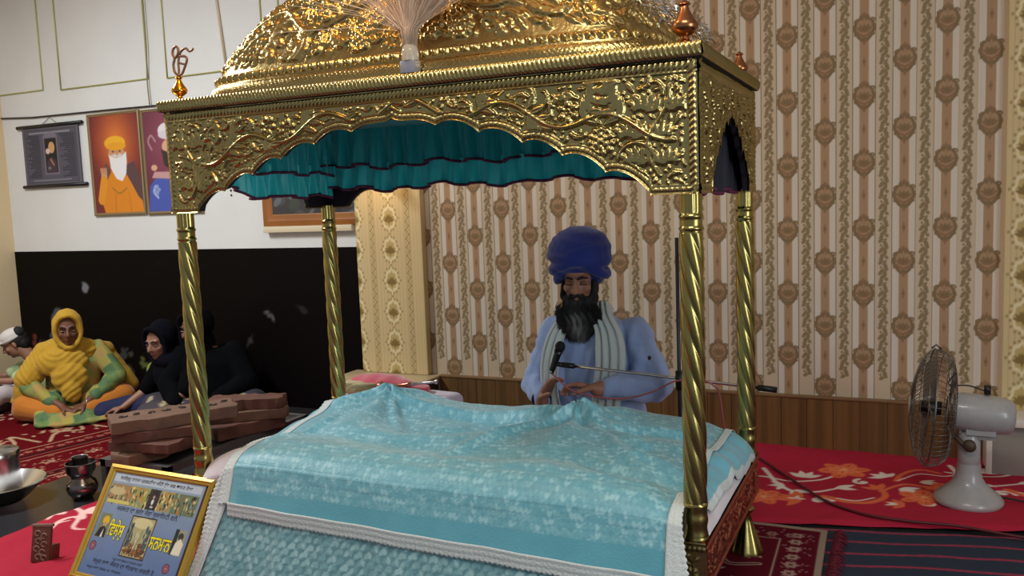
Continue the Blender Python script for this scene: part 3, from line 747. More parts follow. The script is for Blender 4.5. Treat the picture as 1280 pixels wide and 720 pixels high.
for sx in (-1, 1):
    for sy in (-1, 1): pillar(sx*PXX, sy*PYY)
# base box of four embossed rails with feet
BX, BY, BZ0, BZ1 = .890, .425, .225, .363
def rail(face, half, res, seed):
    h = BZ1-BZ0; R_ = Relief(2*half, h, res, seed, .7); R_.ok = (R_.y > .02) & (R_.y < h-.03) & (np.abs(R_.x-half) < half-.02)
    R_.vine(.04, 2*half-.04, lambda x: h*.46, .018, .17, .006, 1); R_.H[~R_.ok] = 0; R_.fill(700, .006)
    nx = int(2*half/res); nz = int(h/res); u = np.linspace(-half, half, nx)[None, :]; Z = np.linspace(BZ0, BZ1, nz)[:, None]+0*u; X = u+0*Z
    t = BZ1-Z; Hh = np.maximum.reduce([R_.sample(X+half, Z-BZ0), np.clip(1-((t-.018)/.006)**2, 0, 1)**.5*(.3+.7*ribs(X, .013))*.005, np.clip(1-((t-.003)/.005)**2, 0, 1)*.006, np.clip(1-((Z-BZ0-.008)/.006)**2, 0, 1)*.005])
    P = {'front': np.stack([X, -BY-Hh, Z], -1), 'back': np.stack([-X, BY+Hh, Z], -1), 'right': np.stack([BX+Hh, X, Z], -1), 'left': np.stack([-BX-Hh, -X, Z], -1)}[face]
    return finish('base_rail', grid_me(P), M_rail if face in ('left', 'right') else M_gold, pal)
M_rail = mat('rosy_brass', (214, 132, 104), rough=.30, metal=1, bump=(60, .2, .003), vary=(8, .1))
rail('front', BX, .0035, 31); rail('right', BY, .003, 32); rail('left', BY, .005, 33); rail('back', BX, .006, 34)
box('base_deck', -BX+.002, BX-.002, -BY+.002, BY-.002, BZ0, BZ1-.012, M_line, pal)
for sx in (-1, 1):
    for sy in (-1, 1):
        lathe('foot', [(.001, 0), (.058, 0), (.060, .010), (.055, .030), (.044, .060), (.031, .095), (.020, .125), (.014, .150), (.022, .162), (.028, .172), (.018, .186), (.022, .200), (.030, BZ0+.002)], (sx*.855, sy*.385, 0), M_pill, pal, 40, ribs=8, rib_d=.05)
# ------------------------------------------------------------------ bedding on the palanquin
def sm(a, b, x): t = np.clip((x-a)/(b-a), 0, 1); return t*t*(3-2*t)
def tent(X, Y, cx, cy, h, L_, n, ph, amp, ax=1.0):
    dx = (X-cx)*ax; dy = Y-cy; d = np.sqrt(dx*dx+dy*dy+.0035); th = np.arctan2(dy, dx)
    fan = 1+amp*np.cos(n*th+ph)*np.clip(d/.08, 0, 1)
    return h*np.exp(-d/L_*1.0)*fan
def Htop(X, Y):
    a = tent(X, Y, -.47, .20, .100, .34, 5, .9, .16); b = tent(X, Y, .33, .14, .105, .34, 6, 2.2, .16); c = tent(X, Y, .08, .12, .050, .12, 3, .3, .2)
    z = .448+(a**4+b**4+c**4+1e-9)**.25
    # shallow long folds of the loose cloth
    z = z+.010*np.exp(-((Y+.10-.10*X-.03*np.sin(3*X))/.045)**2)*sm(-.65, -.3, X)+.012*np.exp(-((Y+.335)/.04)**2)
    z = z-.018*np.exp(-((Y+.215+.05*X)/.05)**2)-.020*np.exp(-((Y-.02-.06*np.sin(4*X))/.05)**2)*sm(-.4, -.1, X)*sm(.75, .3, X)
    for (x1, y1, x2, y2, w, h) in ((.33, .16, .02, -.22, .022, .016), (.33, .16, .62, -.05, .02, .014), (.36, .12, .70, -.26, .022, .012), (.33, .16, .75, .16, .02, .010), (-.47, .21, -.26, -.06, .018, .014), (-.47, .21, -.62, -.32, .02, .012), (-.47, .21, -.72, .05, .02, .012), (.55, -.2, .78, -.30, .014, .016), (.60, -.12, .80, -.20, .012, .012)):
        dx, dy = x2-x1, y2-y1; t = np.clip(((X-x1)*dx+(Y-y1)*dy)/(dx*dx+dy*dy), 0, 1); d = np.hypot(X-x1-t*dx, Y-y1-t*dy); z = z+2.0*h*np.exp(-(d/(w*1.15))**2)*(1-.5*t)*np.clip(t/.12+.25, 0, 1)-.5*h*np.exp(-(d/(w*2.6))**2)*np.clip(t/.12, 0, 1)
    z = z-.034*sm(.19, .145, Y)*np.exp(-(np.maximum(.145-Y, 0)/.20)**2)*sm(-.46, -.32, X)*sm(.33, .16, X)-.022*sm(.13, .09, Y-.25*(X-.55))*np.exp(-(np.maximum(.09-Y+.25*(X-.55), 0)/.12)**2)*sm(.42, .50, X)*sm(.80, .70, X)
    z = z+.010*vnoise(X*9+20, Y*11+20, 8)+.004*vnoise(X*22+20, Y*22+20, 9)
    z = z-.05*sm(.30, .44, Y)
    z = z-.085*np.clip((-X-.62)/.24, 0, 1.2)**1.6-.03*sm(.70, .86, X)
    return z
M_sheet = mat('white_sheet', (216, 206, 210), rough=.85, sheen=.15, bump=(14, .3, .01))
u = np.linspace(-.8885, .8885, 260)[None, :]; v = np.linspace(-.418, .418, 130)[:, None]; X = u+0*v; Y = v+0*u
edge = (np.clip(1-np.abs(X/.8886)**10, 0, 1))**.33*(np.clip(1-np.abs(Y/.42)**12, 0, 1))**.4
Z = .357+np.maximum(Htop(X, Y)-.367, .02)*edge
# keep the sheet clear of the pillars
for sx in (-1, 1):
    for sy in (-1, 1):
        d = np.hypot(X-sx*PXX, Y-sy*PYY); Z = np.where(d < .036, np.minimum(Z, .3515), Z)
bed = grid('bed_mattress', np.stack([X, Y, Z], -1), M_sheet, None, solid=0)
props(bed, 'bulging white sheeted mattress filling the gilded base under the blue cloths', 'mattress')
# white sheet end hanging over the front left corner
u = np.linspace(-.815, -.60, 60)[None, :]; v = np.linspace(0, 1, 60)[:, None]
yy = np.where(v < .45, -.36-.082*(v/.45), -.444-.012*(v-.45)); top = Htop(u+0*v, -.36+0*v)+.004
zz = np.where(v < .45, top-.06*(v/.45)**2.2, top-.06-.24*(v-.45)/.55)+.003*np.sin(u*70)*v
P = np.stack([u+0*v-.02*v*np.sin(u*6), yy-.004*np.sin(u*55)*v, zz], -1)
grid('sheet_end', P, M_sheet, bed, solid=.004)

def weave(cv, col, spots, pitch, seed=2, rows=False):
    r = random.Random(seed); nx = int(cv.w/pitch[0])+2; ny = int(cv.h/pitch[1])+2
    for j in range(ny):
        for i in range(nx):
            x = (i+.5*(j % 2))*pitch[0]+r.gauss(0, .0012); y = j*pitch[1]+r.gauss(0, .001)
            if rows:
                cv.leaf(x-.012, y-.006, .030, .017, .75+r.gauss(0, .15), spots[r.randrange(len(spots))]); cv.leaf(x+.016, y-.004, .028, .015, 2.2+r.gauss(0, .15), spots[r.randrange(len(spots))])
            else:
                c = spots[r.randrange(len(spots))]
                cv.leaf(x, y, .020, .010, PI/2+.35+r.gauss(0, .2), c); cv.leaf(x, y+.003, .017, .008, PI/2-.7+r.gauss(0, .2), c)
                if r.random() < .5: cv.ell(x+.006, y-.003, .003, .002, spots[-1])
M_romA = mat('blue_brocade', attr=True, rough=.42, sheen=.3, spec=.5, bump=(160, .35, .003))
M_romC = mat('blue_brocade_front', attr=True, rough=.55, sheen=.3, bump=(120, .5, .004))
M_lace = mat('white_lace', (206, 214, 212), rough=.8, sheen=.2, bump=(170, .7, .004))
def lace(name, pts, wid, dirs, parent, pitch=.016, lift=.003, n_off=(0, -1, 0), m=None):
    """lace band: inner line pts, running outwards by wid along dirs, scalloped outer edge"""
    pts = [Vector(p) for p in pts]; k = len(pts); s = np.concatenate([[0], np.cumsum([(pts[i+1]-pts[i]).length for i in range(k-1)])])
    n = max(8, int(s[-1]/.0035)); t = np.linspace(0, s[-1], n)
    B = np.stack([np.interp(t, s, [p[a] for p in pts]) for a in range(3)], -1)
    D = np.stack([np.interp(t, s, [Vector(d).normalized()[a] for d in dirs]) for a in range(3)], -1)
    if hasattr(wid, '__len__'): wd = np.interp(t, s, wid)
    else: wd = np.full(n, wid)
    sc = np.abs(np.sin(PI*t/pitch))**.6; v = np.linspace(0, 1, 9)[:, None]
    ww = wd[None, :]*v*(1+(.12*sc[None, :]-.06)*(v > .8))
    P = B[None]+D[None]*ww[..., None]+np.array(n_off)*(lift+.0016*np.sin(v*PI*5)+.0010*np.sin(2*PI*t/pitch)[None, :]*v**2)[..., None]
    return grid(name, P, m or M_lace, parent, solid=.0016)

# under cloth: covers top and right end
u = np.linspace(0, 1, 420)[None, :]; v = np.linspace(0, 1, 170)[:, None]
s = -.845+u*(.845+.80+.150); yf = np.where(s < -.60, -.235-.04*sm(-.8, -.6, s), -.335); yf = np.where(s > .80, -.345, yf)
Y = yf+(.418-yf)*v+0*s; X = np.minimum(s, .80)+0*v; H = Htop(X, Y)+.006
th = np.clip((s-.80)/.085, 0, None)*(.42+.58*np.clip((Y+.40)/.62, 0, 1)); th = np.clip(th, 0, 1.75)
X = X+.090*np.sin(np.minimum(th, PI/2)); Z = H-.085*(1-np.cos(np.minimum(th, PI/2)))-np.maximum(th-PI/2, 0)*.05
Z = Z+(.004*np.sin(Y*46+X*30)+.003*np.sin(Y*85-X*20+1))*sm(.76, .84, X)
Y = np.where(s > .80, Y*.985, Y)
cA = np.array((114, 180, 198.)); wh = np.array((206, 212, 212.))
e = np.minimum.reduce([np.abs(s-s.min())+0*v, np.abs(s.max()-s)*1.0+0*v, (Y-yf)+np.where((s < -.60), 0, 1), .418-Y])
a = np.clip((.036-e)/.003+.5, 0, 1)[..., None]; a[e > .9] = 0
C = (cA+0*X[..., None])*(1-a)+wh*a
under = grid('under_cloth', np.stack([X, Y, Z], -1), M_romA, None, C, solid=.002)
props(under, 'plain sky blue cloth edged with white lace, draped over the right end of the bed', 'cloth')

# upper brocade cloth, falls over the front
XLa, XRa = -.655, .800
topL = .775; arcL = .075*PI/2; hang = .088; Lh = topL+arcL+hang
cv = Canvas(XRa-XLa, Lh, .0040, (100, 164, 180))
weave(cv, None, [(116, 178, 190), (126, 184, 194), (108, 172, 186), (154, 204, 212)], (.016, .019), 4)
m_ = (cv.y < .055); cv.C[m_] = (92, 164, 180)
cv.rect(0, .030, 0, cv.h, (110, 174, 188)); cv.C = cv.C+6*vnoise(cv.x*30, cv.y*30, 3)[..., None]
d = Lh-cv.y                        # distance from the back edge
X = XLa+cv.x; Yt = .40-np.minimum(d, topL); H = Htop(X, Yt)+.011
th = np.clip((d-topL)/.075, 0, PI/2); drop = np.maximum(d-topL-arcL, 0)
Y = Yt-.098*np.sin(th); Hb = H+(.462-H)*sm(0, 1, th/(PI/2)) ; Z = Hb-.070*(1-np.cos(th))-drop
w = sm(0, .11, drop)
Y = Y-.006*w-.006*w*np.sin(X*17+1)-.004*w*np.sin(X*39)
Z = Z-.020*X*w
tc = np.clip((.43-Z)/.425, 0, 1); Y = np.where(th > 1.0, np.minimum(Y, -.4475-.165*tc**1.1-.016-.008*tc*np.sin(X*14+.6)-.006*tc*np.sin(X*31+2)), Y)
X = X+.016*w*(X > .6)*(X-.6)
Pa = np.stack([X, Y, Z], -1)
roma = grid('brocade_cloth', Pa, M_romA, None, cv.C, solid=.002)
props(roma, 'large sky blue brocade cloth with white lace hem peaking over the bed', 'cloth')
hemP = [Vector(q) for q in Pa[0, ::6]]
lace('lace_hem', [p+Vector((0, -.001, .006)) for p in hemP], .044, [(0, -.05, -1)]*len(hemP), roma, n_off=(0, -1, 0))
lp = [Vector(q) for q in Pa[::6, 0]]
lace('lace_edge', lp, .045, [(-1, 0, -.25)]*len(lp), roma, n_off=(0, -.3, 1), lift=.002)
rp = [Vector(q) for q in Pa[::5, -1]]; kk = len(rp)
def rdir(p):
    return (1, 0, -.12) if p.y > -.38 else (1, -.05, -.05)
wd = [.022 if p.y > -.36 else .030+.030*min(1, max(0, (.46-p.z)/.15)) for p in rp]
lace('lace_edge', [p+Vector((0, -.0, .002)) for p in rp], wd[::1], [rdir(p) for p in rp], roma, n_off=(0, -.5, .6), lift=.003)

# front cloth below it
cv = Canvas(1.56, .46, .0042, (86, 136, 146))
weave(cv, None, [(122, 166, 172), (140, 180, 184), (110, 158, 166), (152, 190, 194)], (.036, .023), 6, rows=True)
t = np.clip((.46-cv.y)/.46, 0, 1); z = .43-.425*t
xl = -.640-.115*t; xr = .800+.01*t
X = xl+(xr-xl)*cv.x/1.56; Y = -.4475-.165*t**1.1-.008*t*np.sin(X*14+.6)-.006*t*np.sin(X*31+2)-.003*t*np.sin(X*70)
Pc = np.stack([X, Y, z], -1)
fr = grid('front_cloth', Pc, M_romC, None, cv.C, solid=.002)
props(fr, 'pale teal leaf-patterned cloth hanging down the front of the palanquin', 'cloth')
lp = [Vector(q) for q in Pc[::6, 0]][::-1]; lace('lace_edge', lp, [.055+.012*math.sin(i*.4) for i in range(len(lp))], [(-1, -.03, .1)]*len(lp), fr)
rp = [Vector(q) for q in Pc[::6, -1]][::-1]; lace('lace_edge', rp, .036, [(1, -.02, 0)]*len(rp), fr, lift=.005)

# ------------------------------------------------------------------ floor cloths and carpets
M_cl = mat('printed_cloth', attr=True, rough=.85, spec=.2, sheen=.0, bump=(7, .35, .02))
M_cpt = mat('carpet_pile', attr=True, rough=1, bump=(220, .5, .003), spec=.05)
def wob(cv, a, s): return a*(vnoise(cv.x*s+9, cv.y*s+9, 4)+.5*vnoise(cv.x*s*2.3, cv.y*s*2.3, 6))
# striped blanket
cv = Canvas(3.0, 2.9, .0075, (46, 54, 70)); ang = math.radians(12)
for k in range(30):
    yb = 2.9-.012-.102*k
    cv.line([(x, yb+.004*math.sin(x*9+k)) for x in np.arange(0, 3.05, .06)], .012, (176, 56, 82))
ux = Vector((math.cos(ang), math.sin(ang), 0)); uy = Vector((-math.sin(ang), math.cos(ang), 0))
o0 = Vector((1.21, .735, .003))-ux*1.1-uy*2.9
props(panel('striped_blanket', cv, o0, ux, uy, M_cl, disp=.004+wob(cv, .008, 4)), 'dark navy blanket with thin red stripes on the floor at right', 'blanket')
# red cloth with orange and white flowers
cv = Canvas(3.0, 1.12, .0062, (178, 34, 60)); X0, Y0 = .20, .60
OR, OR2, WH, PK = (232, 112, 72), (200, 70, 48), (238, 226, 216), (236, 168, 140)
def Q(px, py): p = at(px, py, 0, 2); return p.x-X0, p.y-Y0
def rose(px, py, r, a=0):
    x, y = Q(px, py); cv.flower(x, y, r, OR, OR2, 6, a); cv.flower(x, y, r*.6, (240, 132, 88), OR2, 5, a+.5); cv.ell(x, y, r*.16, r*.16, (246, 170, 120))
def scr(px, py, r, a, tn, w, col=WH): x, y = Q(px, py); cv.spiral(x, y, r, a, tn, w, col); cv.ell(x, y, w*.8, w*.8, col)
def vinep(pts, w, col, w1=None): cv.curve([Q(*p) for p in pts], w, col, w1)
def petals(px, py, n, r, a0, spread, col=WH):
    x, y = Q(px, py)
    for k in range(n): cv.leaf(x, y, r, r*.42, a0+spread*k/max(1, n-1), col)
for dx in (0, 232, 464):
    vinep([(950+dx, 600), (985+dx, 606), (1020+dx, 606), (1048+dx, 600)], .014, WH); vinep([(955+dx, 590), (975+dx, 612), (1003+dx, 622), (1040+dx, 619), (1052+dx, 616)], .020, WH, .012)
    petals(1005+dx, 602, 4, .085, .6, 1.9); petals(980+dx, 612, 3, .07, 2.6, 1.8); petals(1044+dx, 617, 2, .09, -.2, .8); scr(1025+dx, 634, .045, 0, .9, .022)
    petals(995+dx, 618, 3, .07, -1.8, 1.2); scr(1078+dx, 611, .04, 2, .8, .018)
    vinep([(1030+dx, 628), (1060+dx, 638), (1088+dx, 640), (1106+dx, 632), (1098+dx, 618)], .036, OR, .02); vinep([(1045+dx, 632), (1070+dx, 637), (1092+dx, 634)], .010, WH)
    vinep([(1120+dx, 612), (1128+dx, 602), (1150+dx, 597), (1176+dx, 602)], .024, OR, .012); vinep([(1122+dx, 612), (1148+dx, 603), (1180+dx, 606), (1198+dx, 604)], .009, WH)
    petals(1108+dx, 606, 4, .08, 1.2, 2.2); petals(1124+dx, 624, 3, .09, -.9, 1.3); petals(1100+dx, 622, 3, .08, 1.5, 1.4, OR)
    scr(1165+dx, 646, .045, 1, .9, .02); petals(1150+dx, 614, 3, .07, -.6, 1.2); vinep([(1100+dx, 625), (1130+dx, 618), (1160+dx, 622)], .02, OR)
    petals(1130+dx, 645, 4, .08, 2.2, 2.0, OR); petals(1122+dx, 645, 2, .05, 2.6, .8)
    petals(1000+dx, 630, 4, .10, 1.9, 2.4, OR); petals(995+dx, 630, 3, .04, 0, 3)
    rose(1055+dx, 595, .105, .3); rose(955+dx, 626, .085, 0); rose(1156+dx, 636, .095, .6)
fy = .712+.235*(cv.x+X0-.95); Yc = fy+(1.715-fy)*np.clip((cv.y+Y0-.70)/(1.715-.70), 0, 1)
edge = np.clip((cv.y+Y0-.70)/.03, 0, 1)
props(finish('floral_cloth', grid_me(np.stack([cv.x+X0, Yc, .010+.010*edge+wob(cv, .012, 5)], -1), cv.C), M_cl),
      'red floor cloth printed with orange roses and white scrolls by the wallpapered wall', 'cloth')
# prayer-size rug under the palanquin foot
cv = Canvas(.70, 1.0, .0042, (84, 18, 30))
cv.rect(0, .70, .0, 1.0, (150, 132, 116)); cv.rect(.0, .676, .0, .974, (88, 18, 32))
r = random.Random(4)
for k in range(520):
    x = r.uniform(.02, .665); y = r.uniform(.02, .965); b = min(.676-x, .974-y)
    if b < .11: cv.leaf(x, y, .016, .007, r.uniform(0, 6.3), (142, 104, 104))
for k in range(14): cv.flower(.60, .05+k*.066, .024, (168, 146, 130), (88, 18, 32), 6)
for k in range(9): cv.flower(.05+k*.066, .90, .020, (150, 120, 112), (88, 18, 32), 6)
cv.line([(.545, 0), (.545, .86), (0, .86)], .006, (160, 140, 122))
cv.curve([(.05, .70), (.18, .74), (.26, .66), (.34, .70), (.40, .60), (.50, .62)], .020, (166, 148, 128)); cv.curve([(.05, .70), (.18, .74), (.26, .66), (.34, .70), (.40, .60), (.50, .62)], .008, (88, 18, 32))
for x, y, a in ((.42, .78, .2), (.30, .80, 1.4), (.47, .70, 2.3), (.36, .54, .5), (.44, .46, 1.9), (.24, .56, 2.8), (.46, .32, .8)):
    for q in range(4): cv.leaf(x, y, .045, .018, a+q*1.1, (176, 158, 138))
    cv.ell(x, y, .012, .012, (88, 18, 32))
props(rug := panel('small_rug', cv, (.43, -.34, .012), (1, .02, 0), (-.03, 1, 0), M_cpt, disp=.004+wob(cv, .004, 6), solid=.006), 'maroon patterned rug with grey border beside the right rear foot of the palanquin', 'rug')
M_fr = mat('maroon_fringe', (96, 12, 34), rough=.9); Ps = []
for k in range(150):
    y = -.33+k*.0066; x = 1.125; L_ = r.uniform(.035, .055)
    Ps.append(tube_P([(x, y, .020), (x+L_*.5, y+r.gauss(0, .003), .022+r.uniform(0, .006)), (x+L_, y+r.gauss(0, .006), .012)], [.003, .0032, .001], 5))
finish('fringe', join_me(Ps), M_fr, rug)
# red cloth at the left
cv = Canvas(1.30, 1.75, .0065, (170, 30, 54)); X0, Y0 = -1.925, -1.72
PW = (240, 196, 186)
vinep([(62, 665), (75, 655), (92, 650), (104, 652), (101, 640), (88, 636), (76, 642)], .022, PW); vinep([(60, 652), (78, 640), (100, 634), (116, 626)], .016, PW)
vinep([(103, 641), (98, 654), (92, 662), (106, 663)], .020, PW, .01); petals(104, 640, 3, .10, -.2, 1.4, PW); petals(80, 646, 2, .06, 2.5, 1, PW)
vinep([(60, 665), (72, 658), (88, 655)], .024, PW, .006)
for x, y in ((.9, 1.2), (1.1, .8), (.6, .5), (1.0, .3)):
    cv.flower(x, y, .10, OR, OR2, 6); cv.spiral(x+.16, y+.1, .06, 1, 1, .022, PW)
props(panel('red_cloth', cv, (X0, Y0, .002), (1, 0, 0), (0, 1, 0), M_cl, disp=.004+np.maximum(wob(cv, .022, 6), -.003)), 'red cloth with a pale vine print at the lower left, under the gold-framed poster', 'cloth')
# hall carpet
cv = Canvas(2.9, 2.7, .0085, (92, 10, 18)); CRM = (176, 148, 118); r = random.Random(9)
def lineb(x, w, c): cv.rect(x-w/2, x+w/2, 0, cv.h, c)
for x in (.20, .62, .70, 1.05, 1.12, 1.30): lineb(x, .012, CRM)
cv.rect(.66, .70, 0, cv.h, (48, 14, 18)); cv.rect(1.12, 1.16, 0, cv.h, (50, 14, 18)); lineb(.64, .02, (60, 14, 20))
for k in range(46):
    y = k*.06+.02
    for x, rr_ in ((.10, .024), (.66, .012), (1.22, .024)): cv.flower(x+.01*(-1)**k, y, rr_, CRM, (104, 16, 24), 5)
def arab(x, y, r0, sd, n):
    cv.spiral(x, y, r0, n, sd*1.1, r0*.24, (190, 164, 136)); cv.flower(x, y, r0*.42, CRM, (92, 10, 18), 6)
    for q in range(6): a = n+q*1.05; cv.leaf(x+r0*1.05*math.cos(a), y+r0*1.05*math.sin(a), r0*.8, r0*.34, a+sd*.9, CRM)
for k in range(22):
    y = k*.125+.06; sd = (-1)**k
    arab(.36+.06*sd, y, .038, sd, k); arab(.52-.05*sd, y+.05, .026, -sd, k*2); arab(.86+.05*sd, y+.02, .036, -sd, k*3)
    for q in range(10): cv.leaf(r.uniform(.24, .60), y+r.uniform(-.06, .06), .026, .012, r.uniform(0, 6.3), (150, 116, 92)); cv.leaf(r.uniform(.73, 1.03), y+r.uniform(-.06, .06), .026, .012, r.uniform(0, 6.3), (150, 116, 92))
for k in range(7):
    y = .2+k*.42
    cv.curve([(1.36, y-.18), (1.55, y-.05), (1.48, y+.08), (1.70, y+.15), (1.40, y+.20)], .022, CRM); cv.flower(1.60, y, .07, CRM, (132, 30, 30), 7)
    for q in range(16): cv.leaf(1.36+r.uniform(0, .4), y+r.uniform(-.2, .2), .05, .024, r.uniform(0, 6.3), CRM)
for k in range(240):
    x = r.uniform(1.95, 2.85); y = r.uniform(0, cv.h)
    if math.hypot((x-2.4)/.42, (y-1.55)/.6) < 1: cv.leaf(x, y, .07, .035, r.uniform(0, 6.3), (180, 154, 126))
    elif math.hypot((x-2.4)/.42, (y-1.55)/.6) > 1.4: cv.leaf(x, y, .05, .02, r.uniform(0, 6.3), (150, 110, 90))
dv = np.array((-2.465+3.30, 0)); aC = math.radians(13)
ux = Vector((-math.cos(aC), math.sin(aC), 0)); uy = Vector((math.sin(aC), math.cos(aC), 0))
o0 = Vector((-2.44, -.62, HF+.004)); P = np.array(o0)+cv.x[..., None]*np.array(ux)+cv.y[..., None]*np.array(uy)
P[..., 0] = np.clip(P[..., 0], XL+.02, -2.41); P[..., 1] = np.minimum(P[..., 1], YB-.02); P[..., 2] += .004
me = grid_me(P, cv.C); me.flip_normals()
props(finish('carpet', me, M_cpt), 'maroon carpet with cream scrolling borders on which the women sit', 'carpet')
# ------------------------------------------------------------------ things on and around the palanquin
# bottle-like holder with a plume of pale hair on the front edge of the roof
hx, hy = .068, -.418
pl = thing('plume_holder', (hx, hy, ZT1), 'clear holder with a fan of pale hair on the roof edge of the palanquin', 'plume')
M_gl = mat('clear_plastic', (226, 216, 196), rough=.12, spec=.6, alpha=.55)
box('label_block', hx-.024, hx+.022, hy-.020, hy+.020, ZT1, ZT1+.036, mat('silver_block', (172, 172, 184), .35, metal=.5), pl, bevel=.003)
lathe('jar', [(.001, .036), (.024, .036), (.025, .058), (.022, .072), (.013, .084), (.011, .094), (.001, .094)], (hx, hy, ZT1), M_gl, pl, 24)
r = random.Random(8); Ps = []
for k in range(2600):
    a = r.gauss(.20, .20) if r.random() < .93 else r.gauss(-.35, .25); lean = r.gauss(-.05, .16); L_ = r.uniform(.30, .42); w = r.uniform(.5, 1.0)
    p0 = Vector((hx+a*.020, hy+r.gauss(0, .005), ZT1+.075))
    d = Vector((math.sin(a+.10), lean*.6, math.cos(a))); p1 = p0+Vector((a*.01, 0, .05)); p2 = p0+d*L_*.5; p3 = p0+d*L_+Vector((a*.10, 0, -abs(a)*.05))
    Ps.append(tube_P([p0, p1, p2, p3], [.0008, .0010, .0010, .0003], 3))
finish('hair_plume', join_me(Ps), mat('pale_plume_hair', (246, 214, 182), rough=.5, sheen=.4), pl)
# silver tinsel strip lying on the right shoulder of the dome
M_tin = mat('silver_tinsel', (226, 222, 214), rough=.16, metal=1); Ps = []
for k in range(900):
    t = r.random(); c = Vector((.655+.235*t+r.gauss(0, .008), -.335+.02*t+r.gauss(0, .03), 1.835-.170*t+r.gauss(0, .010)))
    d = Vector((r.gauss(.6, .4), r.gauss(0, .7), r.gauss(-.5, .4))).normalized()*r.uniform(.012, .03); s = Vector((r.gauss(0, 1), r.gauss(0, 1), r.gauss(0, 1))).normalized()*.0016
    Ps.append(np.array([[c-d-s, c-d+s], [c+d-s, c+d+s]]))
props(finish('tinsel_garland', join_me(Ps, wrap=False), M_tin, None, False), 'shiny silver tinsel strip lying down the right shoulder of the gilded dome', 'garland')

# gold framed poster leaning at the lower left
fp = Vector((-1.280, -.641, .026)); az, le, fw, fh = -.042, .557, .516, .405
ax = Vector((math.cos(az), math.sin(az), 0)); nn = Vector((-math.sin(az), math.cos(az), 0)); upv = nn*math.sin(le)+Vector((0, 0, math.cos(le))); nrm = ax.cross(upv)
FM = Matrix(((ax.x, upv.x, nrm.x, fp.x), (ax.y, upv.y, nrm.y, fp.y), (ax.z, upv.z, nrm.z, fp.z), (0, 0, 0, 1)))
fr_ = thing('framed_poster', fp, 'blue printed poster in a gold frame leaning back on the red cloth, lower left', 'framed poster')
M_fr2 = mat('gold_frame', (196, 158, 62), rough=.32, metal=.55, bump=(60, .1, .002))
def frame_bars(x0, x1, y0, y1, w, d, m, par, M, prof=True, nm='frame'):
    bm = bmesh.new(); rings = [(0, -d), (0, -.002), (.004, 0), (w*.45, .003), (w*.6, -.002), (w*.85, -.003), (w, -.008), (w, -d)]
    loops = []
    for o_, z in rings: loops.append([bm.verts.new(M @ Vector((a, b, z))) for a, b in ((x0+o_, y0+o_), (x1-o_, y0+o_), (x1-o_, y1-o_), (x0+o_, y1-o_))])
    for i in range(len(loops)):
        A_, B_ = loops[i], loops[(i+1) % len(loops)]
        for k in range(4): bm.faces.new((A_[k], A_[(k+1) % 4], B_[(k+1) % 4], B_[k]))
    bmesh.ops.recalc_face_normals(bm, faces=bm.faces[:]); return from_bm(nm, bm, m, par, True, 25)
frame_bars(0, fw, 0, fh, .026, .020, M_fr2, fr_, FM)
cv = Canvas(.456, .356, .0017, (104, 132, 172)); g = (cv.y/.356)[..., None]; cv.C = np.array((84, 112, 160))*(1-g)+np.array((150, 166, 182))*g
cv.C = cv.C+5*vnoise(cv.x*30, cv.y*30, 5)[..., None]
cv.rect(.012, .444, .326, .352, (184, 196, 206))
r = random.Random(12)
strip = [(.012, .13, (150, 132, 96)), (.13, .21, (160, 156, 86)), (.21, .262, (34, 30, 36)), (.262, .33, (170, 148, 92)), (.33, .444, (108, 118, 92))]
for a, b, c in strip:
    cv.rect(a, b, .248, .318, c)
    for _ in range(60):
        q = r.choice([(226, 216, 150), (60, 70, 46), (196, 120, 60), (210, 190, 120), (120, 150, 130), (46, 40, 40)]) if c[0] > 50 else (60, 56, 60)
        x, y = r.uniform(a, b), r.uniform(.250, .312); cv.ell(x, y, r.uniform(.0015, .004), r.uniform(.003, .010), q)
cv.ell(.236, .275, .006, .010, (220, 216, 214)); cv.ell(.236, .292, .005, .006, (196, 160, 140)); cv.ell(.238, .258, .008, .004, (196, 190, 190))
cv.ell(.05, .292, .04, .014, (196, 178, 130)); cv.rect(.014, .128, .250, .262, (206, 194, 110))
# middle picture
cv.rect(.170, .290, .082, .222, (30, 32, 36)); cv.rect(.174, .286, .086, .218, (176, 168, 120)); cv.ell(.230, .200, .048, .018, (210, 200, 150))
for _ in range(160): x, y = r.uniform(.178, .282), r.uniform(.090, .135); cv.ell(x, y, r.uniform(.002, .006), r.uniform(.002, .005), r.choice([(126, 84, 48), (92, 62, 44), (150, 106, 60), (104, 40, 30), (60, 50, 40)]))
for _ in range(70): sd = r.choice([.186, .272]); cv.ell(sd+r.gauss(0, .006), r.uniform(.12, .19), .003, .009, r.choice([(66, 84, 96), (90, 110, 112), (52, 60, 66)]))
for _ in range(24): cv.ell(r.uniform(.21, .25), r.uniform(.12, .175), .003, .010, r.choice([(200, 196, 160), (150, 150, 120)]))
# side portraits
cv.rect(.018, .072, .128, .212, (120, 128, 100)); cv.ell(.050, .188, .016, .015, (222, 178, 40)); cv.ell(.050, .172, .009, .010, (190, 150, 110)); cv.poly([(.020, .130), (.068, .130), (.066, .158), (.050, .168), (.032, .160)], (24, 26, 34)); cv.poly([(.045, .130), (.056, .130), (.052, .162)], (220, 224, 226))
cv.rect(.392, .444, .120, .204, (150, 150, 130)); cv.rect(.392, .408, .120, .204, (40, 44, 48)); cv.ell(.422, .182, .012, .012, (60, 54, 50)); cv.poly([(.400, .122), (.440, .122), (.442, .160), (.424, .176), (.406, .160)], (226, 220, 196))
for x, y in ((.030, .098), (.404, .075)):
    cv.ell(x, y, .017, .017, (96, 60, 84)); cv.ell(x, y, .012, .012, (160, 130, 150)); cv.flower(x, y, .011, (130, 50, 74), (190, 170, 180), 6)
M_print = mat('printed_paper', attr=True, rough=.25, coat=.3)
